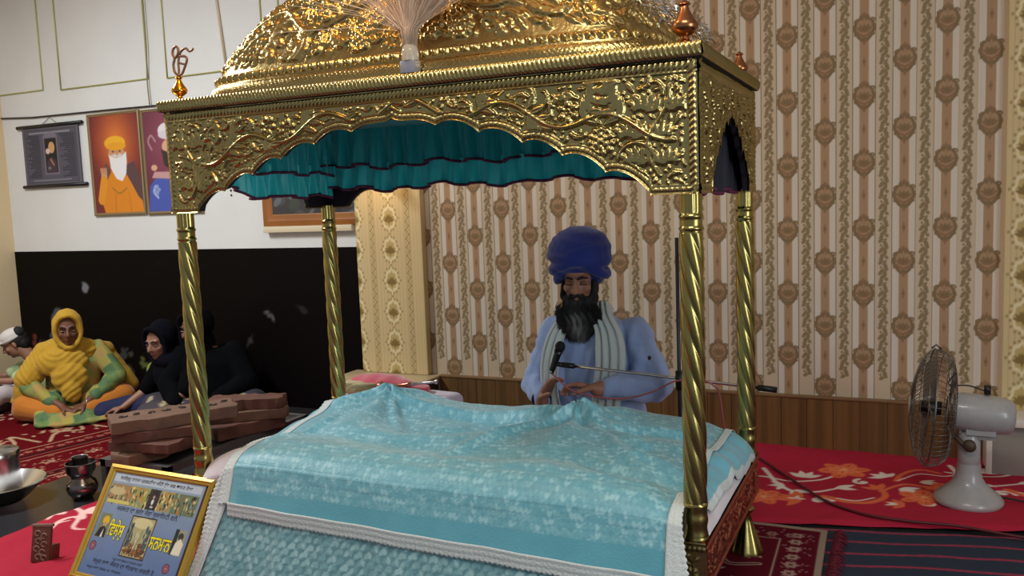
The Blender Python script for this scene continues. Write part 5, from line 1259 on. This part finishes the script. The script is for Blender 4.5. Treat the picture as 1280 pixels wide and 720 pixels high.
props(tube('cable', bez([(1.66, 1.58, .036), (1.8, 1.6, .036), (2.0, 1.62, .036), (2.3, 1.6, .034)], 6), .0045, M_black), 'black cord lying at the foot of the right marble base', 'cable')
# ------------------------------------------------------------------ people
def V(*a): return Vector(a)
def TP(M, Ps):
    Mn = np.array(M); return [P @ Mn[:3, :3].T+Mn[:3, 3] for P in Ps]
def rotz(d): return Matrix.Rotation(math.radians(d), 4, 'Z')
def rotx(d): return Matrix.Rotation(math.radians(d), 4, 'X')
def roty(d): return Matrix.Rotation(math.radians(d), 4, 'Y')
def head_P(HM, neck=True, fem=False):
    Ps = [sphereP((0, .015, .030), (.074, .092, .088)), sphereP((0, -.020, -.030), (.060, .070, .084)), sphereP((0, -.056, -.086), (.028, .026, .022)),
          capP((0, -.086, .016), .007, (0, -.110, -.026), .0125), sphereP((.011, -.098, -.030), (.009, .010, .008)), sphereP((-.011, -.098, -.030), (.009, .010, .008)),
          capP((-.040, -.072, .026), .009, (-.004, -.084, .020), .008), capP((.040, -.072, .026), .009, (.004, -.084, .020), .008),
          sphereP((.036, -.060, -.024), (.023, .022, .022)), sphereP((-.036, -.060, -.024), (.023, .022, .022)),
          sphereP((0, -.090, -.053), (.020, .009, .006)), sphereP((0, -.088, -.063), (.017, .009, .007)),
          sphereP((.076, .008, -.008), (.008, .017, .028)), sphereP((-.076, .008, -.008), (.008, .017, .028))]
    if neck: Ps.append(capP((0, .022, -.060), .052, (0, .050, -.175), .056))
    return TP(HM, Ps)
def eyes(HM, par, open_=.5, brow=(30, 24, 22), thick=.0045):
    M_eye = mat('eye', attr=True, rough=.2)
    for s in (-1, 1):
        c = (s*.031, -.0765, .002)
        Ps = TP(HM, [sphereP(c, (.0145, .0095, .0045+.005*open_)), sphereP((c[0]-.001*s, c[1]-.007, c[2]-.001), (.0058, .0036, .0048)), capP((c[0]-.014, c[1]-.003, c[2]+.005), .0022, (c[0]+.014, c[1]-.003, c[2]+.005), .0022)])
        finish('eye', join_me(Ps, Cs=[(140, 120, 108), (26, 18, 16), (40, 26, 22)]), M_eye, par)
        finish('eyebrow', join_me(TP(HM, [capP((s*.012, -.093, .026), thick*.8, (s*.030, -.089, .033), thick), capP((s*.030, -.089, .033), thick, (s*.048, -.076, .027), thick*.5)])), mat('eyebrow_hair', brow, .8), par)
def hand_P(w, d, n, side, curl=.5, s=1.0, spread=.018):
    """palm and five bent fingers; w wrist, d along the hand, n out of the palm, side towards the thumb"""
    w = Vector(w); d = Vector(d).normalized(); n = Vector(n); n = (n-d*n.dot(d)).normalized(); q = d.cross(n)
    if q.dot(Vector(side)) < 0: q = -q
    Ps = []
    for k in range(4):
        o = (1.5-k)*spread*s; Ps.append(capP(w+d*.010*s+q*o*.7, .014*s, w+d*.080*s+q*o, .0125*s))
    for k, L_ in enumerate((.070, .078, .072, .056)):
        o = (1.5-k)*spread*s; p = w+d*.085*s+q*o; a = curl*(.35+.08*k); dirv = d
        for j, f in enumerate((.45, .32, .23)):
            a2 = a*(1+j*1.1); dirv = d*math.cos(a2)+n*math.sin(a2)+q*(.04*(1.5-k)); p2 = p+dirv.normalized()*L_*f*s
            Ps.append(capP(p, (.0092-.0008*j)*s, p2, (.0086-.0010*j)*s, 10)); p = p2
    t0 = w+d*.022*s+q*.022*s; t1 = t0+(d*.5+q*.75+n*.35).normalized()*.040*s; t2 = t1+(d*.85+q*.15+n*.55).normalized()*.030*s; t3 = t2+(d*.8-q*.15+n*.65).normalized()*.022*s
    Ps += [capP(t0, .015*s, t1, .0115*s), capP(t1, .0112*s, t2, .0098*s), capP(t2, .0096*s, t3, .0082*s)]
    return Ps
def ribbon(name, pts, widths, side, nrm, m, parent, nf=4, amp=.006, seed=0, thick=.002):
    pts = bez(pts, 8); n = len(pts); wd = np.interp(np.linspace(0, 1, n), np.linspace(0, 1, len(widths)), widths)
    s = np.linspace(-.5, .5, 34)[None, :, None]; C_ = np.array([list(p) for p in pts])[:, None, :]; side = np.array(Vector(side).normalized()); nrm = np.array(Vector(nrm).normalized())
    r = np.random.RandomState(seed); ph = r.rand()*6; t = np.linspace(0, 1, n)[:, None, None]
    off = amp*np.cos(s*nf*2*PI+ph+1.2*t)+amp*.5*np.cos(s*nf*3.7*PI+2*t)-s*s*.05
    P = C_+side*s*wd[:, None, None]+nrm*off
    return grid(name, P, m, parent, solid=thick)
M_skin = mat('brown_skin', (164, 114, 92), rough=.5, spec=.35, bump=(120, .08, .002)); M_skin2 = mat('deep_brown_skin', (112, 72, 54), rough=.5, spec=.35); M_skin3 = mat('child_skin', (150, 106, 84), rough=.5)

# ---- man in the blue turban, seated behind the palanquin
man = thing('person', (.14, .92, .17), 'bearded man in a dark blue turban and pale blue shirt seated behind the palanquin', 'person')
HM = Matrix.Translation((.102, .815, .934)) @ rotz(9) @ rotx(13)
wr, wl = V(-.035, .690, .425), V(.215, .675, .492); el, er = V(-.135, .86, .465), V(.415, .84, .485)
body = head_P(HM)
body += [loftP([(.14, .92, .20, .15, .12, 0), (.14, .91, .40, .13, .10, 0), (.13, .90, .58, .155, .10, 0), (.13, .89, .70, .15, .08, 0), (.125, .87, .76, .06, .055, 0)])]
body += chain([V(-.06, .89, .69), el, wr], [.05, .04, .028])+chain([V(.325, .89, .69), er, wl], [.05, .042, .030])
body += hand_P(wr, (.40, -.12, .75), (.85, -.2, -.45), (0, -1, 0), .75)+hand_P(wl, (-.93, -.28, .22), (-.1, -.35, -.9), (0, -.6, 1), 1.0)
body += chain([V(.06, .92, .275), V(-.17, .76, .255), V(.12, .70, .22)], [.075, .055, .038])+chain([V(.22, .92, .275), V(.45, .76, .255), V(.16, .68, .24)], [.075, .055, .038])+[capP(V(.12, .70, .21), .035, V(.22, .68, .195), .028), capP(V(.16, .68, .24), .035, V(.05, .66, .20), .028)]
organic('body', body, M_skin, man, .0045, 3)
M_lid = mat('eyelid', attr=True, rough=.55)
for s_ in (-1, 1):
    c = (s_*.031, -.0765, .002)
    finish('eyelid', join_me(TP(HM, [sphereP(c, (.0155, .0095, .0085)), capP((c[0]-.014, c[1]-.007, c[2]-.005), .0018, (c[0]+.014, c[1]-.007, c[2]-.005), .0018)]), Cs=[(128, 84, 66), (40, 26, 22)]), M_lid, man)
    finish('eyebrow', join_me(TP(HM, [capP((s_*.012, -.092, .024), .0045, (s_*.030, -.089, .030), .0055), capP((s_*.030, -.089, .030), .0055, (s_*.050, -.076, .024), .003)])), mat('dark_eyebrow', (24, 20, 20), .8), man)
def fold_man(co, no):
    x, y, z = co.T; return .004*np.sin(x*46+z*20+2*np.sin(z*16))*(z < .68)+.003*np.sin(z*75+x*34)*(np.abs(x-.14) > .18)*(z < .66)+.003*np.sin(x*90-z*30)
sh = [loftP([(.14, .93, .20, .215, .175, 0), (.14, .92, .38, .195, .140, 0), (.135, .91, .55, .200, .130, 0), (.132, .90, .66, .205, .118, 0), (.130, .89, .715, .175, .098, 0), (.125, .875, .765, .10, .072, 0), (.118, .86, .80, .065, .060, 0)])]
sh += chain([V(-.045, .895, .69), el, wr+(el-wr)*.18], [.070, .062, .046])+chain([V(.315, .895, .69), er, wl+(er-wl)*.22], [.074, .070, .050])
M_shirt = mat('pale_blue_shirt', (158, 178, 222), rough=.85, sheen=.2, bump=(18, .25, .01))
organic('shirt', sh, M_shirt, man, .0055, 4, fold_man)
organic('trousers', chain([V(.06, .93, .285), V(-.18, .76, .258), V(.06, .69, .235)], [.095, .078, .055])+chain([V(.22, .93, .285), V(.46, .76, .258), V(.20, .68, .25)], [.095, .078, .055]), mat('white_trousers', (200, 200, 206), .85), man, .008, 3)
for s, px, py in ((0, 679, 498),):
    a = wr+(el-wr)*.10; dd_ = (el-wr).normalized(); Mx = Matrix.Translation(a) @ Vector((0, 0, 1)).rotation_difference(dd_).to_matrix().to_4x4()
    finish('bangle', grid_me(np.array([[Mx @ Vector(((.037+.006*math.cos(b))*math.cos(t), (.037+.006*math.cos(b))*math.sin(t), .009*math.sin(b))) for t in np.linspace(0, 2*PI, 30, endpoint=False)] for b in np.linspace(0, 2*PI, 9)]), wrap=True), mat('dark_bangle', (26, 26, 34), .3), man)
# beard: solid mass dressed in hair
def beard_col(co):
    t = np.clip((.865-co[:, 2])/.11, 0, 1)[:, None]; t = t*np.clip(1-np.abs(co[:, 0]-.108)[:, None]/.055, .15, 1); return np.array((24, 20, 20.))*(1-t)+np.array((140, 138, 134.))*t
BH = TP(HM, [sphereP((0, -.052, -.088), (.072, .048, .042)), sphereP((.002, -.068, -.140), (.090, .044, .060)), sphereP((.006, -.072, -.190), (.076, .036, .050)), sphereP((.012, -.072, -.228), (.046, .026, .028)),
              sphereP((.064, -.022, -.052), (.017, .036, .058)), sphereP((-.064, -.022, -.052), (.017, .036, .058)), capP((-.036, -.086, -.056), .009, (0, -.104, -.043), .010), capP((.036, -.086, -.056), .009, (0, -.104, -.043), .010)])
M_beard = mat('beard_hair', attr=True, rough=.75, bump=(160, .8, .004, (3, 3, .5)))
brd = organic('beard', BH, M_beard, man, .005, 3, lambda co, no: .004*np.sin(co[:, 0]*240+3*np.sin(co[:, 2]*40)), beard_col)
r = random.Random(4); Ps = []; Cs = []
IM = HM
for k in range(2600):
    u_ = r.uniform(-1, 1); v_ = r.random()**.8; zc_ = -.075-.148*v_; wx = .089*math.sqrt(max(0, 1-(v_*.95)**3)); p = Vector((u_*wx, -.062-.045*math.sqrt(max(0, 1-u_*u_))*(1-.35*v_), zc_))
    L_ = r.uniform(.025, .055); q = p+Vector((u_*.010+r.gauss(0, .005), r.gauss(-.002, .003), -L_)); m_ = (p+q)/2+Vector((u_*.006, -.004, 0))
    pw_ = [IM @ p, IM @ m_, IM @ q]; Ps.append(tube_P(pw_, [.0007, .0009, .0002], 3)); g = beard_col(np.array([list(IM @ p)]))[0]*r.uniform(.7, 1.35); Cs.append(tuple(g))
finish('beard_strands', join_me(Ps, Cs=Cs), M_beard, brd)
# turban
def ringP(HM, rx, ry, zc_, tilt, cyy, rad, front=0.0):
    pts = []
    for t in np.linspace(0, 2*PI, 41):
        x = rx*math.cos(t); y = cyy+ry*math.sin(t); z = zc_+tilt*math.cos(t)+front*max(0, -math.sin(t))**2; pts.append(HM @ Vector((x, y, z)))
    return tube_P(pts, rad, 12)
Tp = TP(HM, [sphereP((0, .044, .104), (.136, .142, .106)), sphereP((0, .050, .020), (.110, .108, .090)), sphereP((.0, .024, .092), (.122, .128, .055))])
for k, (rx, ry, z, ti, fr2, rad) in enumerate(((.100, .100, -.004, .014, .086, .020), (.110, .110, .020, -.014, .072, .021), (.117, .120, .050, .018, .044, .021), (.117, .121, .082, -.016, .026, .020), (.103, .108, .116, .022, .014, .019), (.078, .084, .150, -.018, .006, .018))):
    Tp.append(ringP(HM, rx, ry, z, ti, .030, rad, fr2))
organic('turban', Tp, mat('royal_blue_turban', (12, 38, 124), rough=.75, sheen=.25, bump=(30, .15, .006)), man, .005, 7, lambda co, no: .0014*np.sin(co[:, 2]*150+co[:, 0]*60+2*np.sin(co[:, 0]*20)))
# white scarf
M_scf = mat('white_scarf', (208, 214, 210), rough=.85, sheen=.25, bump=(40, .25, .006, (4, 4, 1)))
ribbon('scarf', [V(.055, .86, .80), V(.035, .80, .755), V(.005, .765, .69), V(-.020, .745, .58), V(-.022, .740, .46), V(-.010, .735, .36)], [.07, .08, .09, .085, .09], (1, -.1, 0), (0, -1, 0), M_scf, man, 3, .006, 1)
ribbon('scarf', [V(.170, .87, .83), V(.195, .80, .775), V(.235, .765, .70), V(.245, .748, .58), V(.232, .735, .46), V(.225, .73, .34)], [.06, .10, .13, .125, .12], (1, .1, 0), (0, -1, 0), M_scf, man, 4, .008, 2)
organic('neck_scarf', [tube_P([V(.118+.085*math.cos(t), .868+.075*math.sin(t), .785+.012*math.sin(t)) for t in np.linspace(-.5, PI+.5, 16)], .026, 12)], M_scf, man, .006, 2)
finish('arm_patch', join_me([sphereP((.398, .815, .600), (.008, .010, .013)), ]), mat('dark_badge', (70, 26, 40), .6), man)

# ---- generic seated figure in local axes (x to the right of the picture, -y the way it faces)
def seated(M, s, hc, hy, hp, kneeL, kneeR, footL, footR, shw, shz, eL, eR, wL, wR, skin, par, lean=.0, hands=None, voxel=.008, hs=1.0, fem=True):
    H_ = M @ Matrix.Translation(hc) @ rotz(hy) @ rotx(hp) @ Matrix.Scale(hs, 4)
    B = [loftP([(0, .06, .06, .14*s, .11*s, 0), (0, .05, .20, .12*s, .09*s, 0), (0, .03, shz*.8, .14*s, .085*s, 0), (0, .01, shz, .13*s, .07*s, 0), (0, .0, shz+.05*s, .05*s, .05*s, 0)])]
    B += chain([V(-shw, .02, shz), V(*eL), V(*wL)], [.045*s, .037*s, .024*s])+chain([V(shw, .02, shz), V(*eR), V(*wR)], [.045*s, .037*s, .024*s])
    B += chain([V(-.08*s, .04, .11*s), V(*kneeL), V(*footL)], [.08*s, .055*s, .035*s])+chain([V(.08*s, .04, .11*s), V(*kneeR), V(*footR)], [.08*s, .055*s, .035*s])
    for f_, sg in ((footL, 1), (footR, -1)): B.append(capP(f_, .033*s, (f_[0]+sg*.09*s, f_[1]-.03*s, max(f_[2]-.005, .028*s)), .024*s))
    if hands:
        for (w, d, n, sd) in hands: B += hand_P(w, d, n, sd, .9, s*.95)
    organic('body', head_P(H_, True)+TP(M, B), skin, par, voxel, 3); return H_
def hood(HM, k=1.0, deep=1.0):
    loop = [HM @ Vector((.080*math.cos(t)*k, -.074+.030*abs(math.cos(t)), -.006+.112*math.sin(t)*k)) for t in np.linspace(0, 2*PI, 33)]
    return TP(HM, [sphereP((0, .038, .022), (.096*k, .100*k, .116*k)), sphereP((0, .050, -.090), (.090*k, .075, .09))])+[tube_P(loop, .018, 10)]

# ---- woman in yellow
M1 = Matrix.Translation((-3.955, 1.50, HF)) @ rotz(48)
wom = thing('person', (-3.955, 1.50, HF), 'woman in a mustard yellow headscarf sitting cross-legged, hands clasped', 'person')
kL, kR, fL, fR = (-.29, -.07, .11), (.30, -.07, .12), (.06, -.24, .055), (-.06, -.22, .06); eL, eR, wL, wR = (-.27, -.07, .255), (.29, -.06, .27), (-.060, -.255, .120), (.075, -.250, .118)
H1 = seated(M1, 1.05, (.0, -.085, .625), 4, 5, kL, kR, fL, fR, .17, .455, eL, eR, wL, wR, M_skin2, wom, hands=[(wL, (.75, -.35, -.35), (.2, -.2, -1), (0, -1, .3)), (wR, (-.75, -.40, -.30), (-.2, -.2, -1), (0, -1, .3))], voxel=.007, hs=1.0)
eyes(H1, wom, .2, (30, 20, 18))
I1 = np.array(M1.inverted())
def loc1(co): return co @ I1[:3, :3].T+I1[:3, 3]
organic('trousers', TP(M1, chain([V(-.09, .05, .12), V(*kL), V(-.10, -.22, .075)], [.11, .095, .07])+chain([V(.09, .05, .12), V(*kR), V(.10, -.22, .075)], [.11, .095, .07])), mat('orange_trousers', (190, 112, 24), .85, sheen=.2), wom, .008, 3, lambda co, no: .010*vnoise(co[:, 0]*14+90, co[:, 2]*20+co[:, 1]*12+90, 2))
def checks(co):
    l = loc1(co); a = np.floor(l[:, 0]*13+l[:, 2]*6+.5).astype(int); b = np.floor(l[:, 2]*11-l[:, 0]*5+l[:, 1]*8).astype(int)
    pal_ = np.array([(104, 128, 72), (160, 148, 70), (136, 142, 78), (84, 116, 76), (166, 138, 76)], float); return pal_[(a*2+b*3) % 5]
tun = [loftP([(0, .06, .05, .20, .16, 0), (0, .05, .22, .175, .13, 0), (0, .03, .38, .185, .115, 0), (0, .02, .455, .165, .095, 0), (0, .0, .50, .07, .06, 0)])]+chain([V(-.165, .02, .45), V(*eL), V(*wL)*.7+V(*eL)*.3], [.070, .060, .045])+chain([V(.165, .02, .45), V(*eR), V(*wR)*.7+V(*eR)*.3], [.072, .062, .046])
tun += [sphereP((0, -.22, .060), (.20, .13, .045)), sphereP((.02, -.31, .030), (.26, .11, .028)), capP((-.14, -.10, .12), .10, (-.20, -.29, .03), .035), capP((.14, -.10, .12), .10, (.22, -.27, .03), .035)]
organic('tunic', TP(M1, tun), mat('checked_tunic', attr=True, rough=.85), wom, .008, 3, lambda co, no: .005*np.sin(loc1(co)[:, 0]*60+loc1(co)[:, 2]*30), checks)
def drape1(co, no):
    l = loc1(co); x, y, z = l.T; d = np.hypot(x*1.1, z-.66); return .0022*np.sin(d*130+8*np.sin(x*14)+5*vnoise(x*12+9, z*12+9, 3))*(y < .02)*(z < .50)+.002*np.sin(x*70+z*22+2*np.sin(z*9))+.004*vnoise(x*30+40, z*30+40, 4)
sc = hood(M1.inverted() @ H1)+[capP((0, -.03, .50), .09, (-.10, .0, .455), .10), capP((0, -.03, .50), .085, (.09, .0, .46), .085), sphereP((-.05, -.105, .400), (.165, .070, .105)), sphereP((-.01, -.150, .300), (.115, .060, .110)), sphereP((.00, -.180, .215), (.065, .045, .085)),
      capP((-.15, .0, .46), .085, (-.27, -.05, .30), .085), capP((-.27, -.05, .30), .080, (-.33, -.02, .15), .06), capP((.16, .03, .46), .060, (.22, .10, .44), .055), capP((.22, .11, .43), .05, (.36, .14, .16), .06)]
organic('headscarf', TP(M1, sc), mat('mustard_scarf', (184, 142, 32), .85, sheen=.1), wom, .006, 3, drape1)
finish('bangle', join_me([tube_P([M1 @ (V(*wR)*.93+V(*eR)*.07+V(.0, .030*math.cos(t), .030*math.sin(t))) for t in np.linspace(0, 2*PI, 17)], .0035, 6)]), mat('pale_bangle', (190, 186, 176), .3, metal=.6), wom)

# ---- girl in the dark scarf
M2 = Matrix.Translation((-3.11, 1.63, HF)) @ rotz(-4)
gl = thing('person', (-3.11, 1.63, HF), 'girl in a dark navy headscarf sitting just left of the front pillar, looking left', 'person')
H2 = seated(M2, .92, (-.050, -.07, .545), 8, 12, (-.30, -.10, .10), (.22, -.16, .11), (-.55, -.20, .05), (-.02, -.26, .06), .15, .40, (-.22, -.08, .20), (.20, -.12, .22), (-.27, -.22, .115), (.10, -.24, .135), M_skin3, gl, hands=[((-.27, -.22, .115), (-.7, -.5, -.15), (0, 0, -1), (0, -1, 0)), ((.10, -.24, .135), (-.4, -.8, -.25), (0, 0, -1), (-1, 0, 0))])
eyes(H2, gl, -.1, (20, 16, 16))
M_nv = mat('black_navy_cloth', (10, 11, 20), .95, spec=.1)
dk = [loftP([(0, .06, .05, .19, .16, 0), (0, .05, .22, .16, .12, 0), (0, .03, .36, .165, .105, 0), (0, .02, .42, .14, .085, 0)])]+chain([V(-.14, .02, .40), V(-.21, -.07, .22)], [.062, .055])+chain([V(.14, .02, .40), V(.20, -.10, .24)], [.062, .055])
organic('headscarf', hood(H2, 1.04)+TP(M2, [sphereP((.0, -.03, .42), (.13, .10, .07)), sphereP((-.02, -.06, .32), (.12, .06, .12))]), M_nv, gl, .007, 3)
organic('dress', TP(M2, dk), mat('black_dress', (7, 7, 10), .95, spec=.1), gl, .008, 3)
finish('sleeve_patch', join_me(TP(M2, [sphereP((-.20, -.02, .33), (.035, .05, .06))])), mat('lime_sleeve', (122, 134, 50), .85), gl)
organic('navy_trousers', TP(M2, [capP((-.05, -.02, .10), .10, (-.34, -.13, .085), .085), capP((-.34, -.13, .085), .085, (-.60, -.22, .05), .055), capP((-.50, -.22, .05), .06, (-.62, -.10, .05), .05)]), mat('navy_trousers', (24, 32, 72), .85), gl, .008, 3)
def blot(seed, base, spot, spot2):
    def f(co):
        n = vnoise(co[:, 0]*16+40, co[:, 2]*19+co[:, 1]*13+40, seed)+.6*vnoise(co[:, 0]*34+40, co[:, 2]*40+co[:, 1]*20+40, seed+1)
        C = np.ones((len(co), 3))*np.array(base, float); C[n > .28] = spot; C[n > .40] = spot2; return C
    return f
M_fl = mat('grey_floral_cloth', attr=True, rough=.85)
organic('floral_lap_cloth', TP(M2, [sphereP((.08, -.20, .10), (.20, .13, .085)), sphereP((.16, -.10, .11), (.16, .14, .09))]), M_fl, gl, .009, 3, None, blot(3, (64, 58, 66), (120, 106, 84), (170, 156, 120)))

# ---- woman in black, mostly behind the pillar
M3 = Matrix.Translation((-2.86, 1.68, HF)) @ rotz(24)
bw_ = thing('person', (-2.86, 1.68, HF), 'woman all in black with a floral lap, just right of the left front pillar', 'person')
H3 = seated(M3, 1.0, (-.06, -.05, .63), -20, 6, (-.34, -.08, .11), (.30, -.10, .12), (.04, -.24, .06), (-.04, -.22, .06), .17, .46, (-.24, -.06, .26), (.26, -.06, .26), (-.12, -.24, .13), (.04, -.25, .14), M_skin2, bw_, hands=[((-.12, -.24, .13), (.6, -.5, -.2), (0, 0, -1), (0, -1, 0)), ((.04, -.25, .14), (-.5, -.6, -.2), (0, 0, -1), (0, -1, 0))])
eyes(H3, bw_, .1, (20, 16, 16))
M_bk = mat('black_shawl', (6, 8, 11), .95, spec=.1)
organic('shawl', hood(H3, 1.05)+TP(M3, [loftP([(0, .06, .05, .26, .18, 0), (0, .05, .22, .25, .15, 0), (0, .03, .40, .23, .13, 0), (0, .02, .50, .13, .09, 0)])]+chain([V(-.16, .02, .45), V(-.25, -.06, .27), V(-.17, -.19, .17)], [.08, .075, .05])+chain([V(.16, .02, .45), V(.27, -.06, .27), V(.10, -.20, .18)], [.08, .075, .05])), M_bk, bw_, .008, 3, lambda co, no: .005*np.sin(co[:, 0]*50+co[:, 2]*30))
organic('floral_lap_cloth', TP(M3, chain([V(-.08, -.0, .12), V(-.34, -.08, .12), V(-.02, -.24, .08)], [.11, .10, .075])+chain([V(.08, .0, .12), V(.31, -.10, .125), V(.05, -.24, .08)], [.11, .105, .075])), M_fl, bw_, .009, 3, None, blot(7, (50, 46, 56), (110, 100, 86), (160, 150, 126)))

# ---- small child with the white cap at the left edge
M4 = Matrix.Translation((-4.49, 1.58, HF)) @ rotz(-30)
ch = thing('person', (-4.56, 1.58, HF), 'small child in a white cap and pale green shirt at the left edge', 'person')
H4 = seated(M4, .72, (-.03, -.09, .490), -18, 26, (-.16, -.20, .16), (.15, -.20, .17), (-.10, -.32, .04), (.08, -.32, .04), .105, .32, (-.16, -.16, .24), (.15, -.15, .245), (-.15, -.34, .26), (.06, -.36, .265), M_skin3, ch, hands=[((-.15, -.34, .26), (0, -1, -.1), (0, 0, -1), (1, 0, 0)), ((.06, -.36, .265), (-.2, -1, -.1), (0, 0, -1), (-1, 0, 0))], voxel=.006, hs=.86)
eyes(H4, ch, .0, (24, 18, 16))
organic('hair', TP(H4, [sphereP((0, .03, .028), (.082, .090, .092)), sphereP((0, .06, -.02), (.070, .055, .07))]), mat('black_hair', (18, 14, 14), .7), ch, .006, 2)
cap_ = organic('cap', TP(H4, [sphereP((0, .006, .068), (.092, .104, .066)), sphereP((0, -.090, .052), (.072, .060, .016)), sphereP((0, .005, .045), (.094, .106, .030))]), mat('white_cap', (214, 206, 200), .8), ch, .006, 2)
finish('cap_patch', join_me(TP(H4, [sphereP((.020, .080, .070), (.060, .040, .050))])), mat('black_mesh_patch', (24, 24, 26), .8), cap_)
organic('shirt', TP(M4, [loftP([(0, .05, .06, .12, .10, 0), (0, .04, .20, .115, .09, 0), (0, .02, .31, .105, .075, 0), (0, .0, .365, .05, .045, 0)])]+chain([V(-.10, .01, .315), V(-.15, -.11, .26)], [.050, .046])+chain([V(.10, .01, .315), V(.145, -.10, .265)], [.052, .048])), mat('pale_green_shirt', (174, 190, 140), .85), ch, .006, 3, lambda co, no: .003*np.sin(co[:, 0]*70+co[:, 2]*60))
organic('trousers', TP(M4, chain([V(-.06, .03, .08), V(-.16, -.20, .16), V(-.10, -.31, .05)], [.070, .056, .038])+chain([V(.06, .03, .08), V(.15, -.20, .165), V(.08, -.31, .05)], [.070, .058, .040])), mat('white_trousers_child', (186, 176, 176), .85), ch, .007, 3)
# ---- figure beyond the left edge, knees in a grey print
lf = thing('person', (-4.80, 1.22, HF), 'seated figure in grey patterned trousers cut off by the left edge', 'person')
M5 = Matrix.Translation((-4.80, 1.22, HF)) @ rotz(40)
H5 = seated(M5, .95, (-.0, -.05, .60), 10, 8, (-.16, -.10, .11), (.26, -.06, .12), (.04, -.20, .05), (-.04, -.18, .06), .13, .44, (-.17, -.06, .25), (.18, -.06, .25), (-.06, -.20, .14), (.06, -.20, .14), M_skin2, lf, voxel=.009)
organic('dress', hood(H5, 1.05)+TP(M5, [loftP([(0, .04, .05, .17, .14, 0), (0, .04, .22, .15, .11, 0), (0, .02, .40, .16, .10, 0), (0, .01, .48, .10, .08, 0)])]+chain([V(-.13, .02, .42), V(-.17, -.06, .25), V(-.06, -.19, .15)], [.06, .055, .04])+chain([V(.13, .02, .42), V(.18, -.06, .25), V(.06, -.19, .15)], [.06, .055, .04])), mat('black_dress_left', (20, 18, 20), .85), lf, .009, 3)
organic('patterned_trousers', TP(M5, chain([V(-.06, .02, .12), V(-.16, -.10, .115), V(.0, -.20, .07)], [.10, .09, .065])+chain([V(.08, .02, .12), V(.27, -.06, .12), V(.05, -.20, .08)], [.10, .10, .07])), M_fl, lf, .009, 3, None, blot(11, (52, 50, 52), (126, 122, 120), (166, 162, 156)))
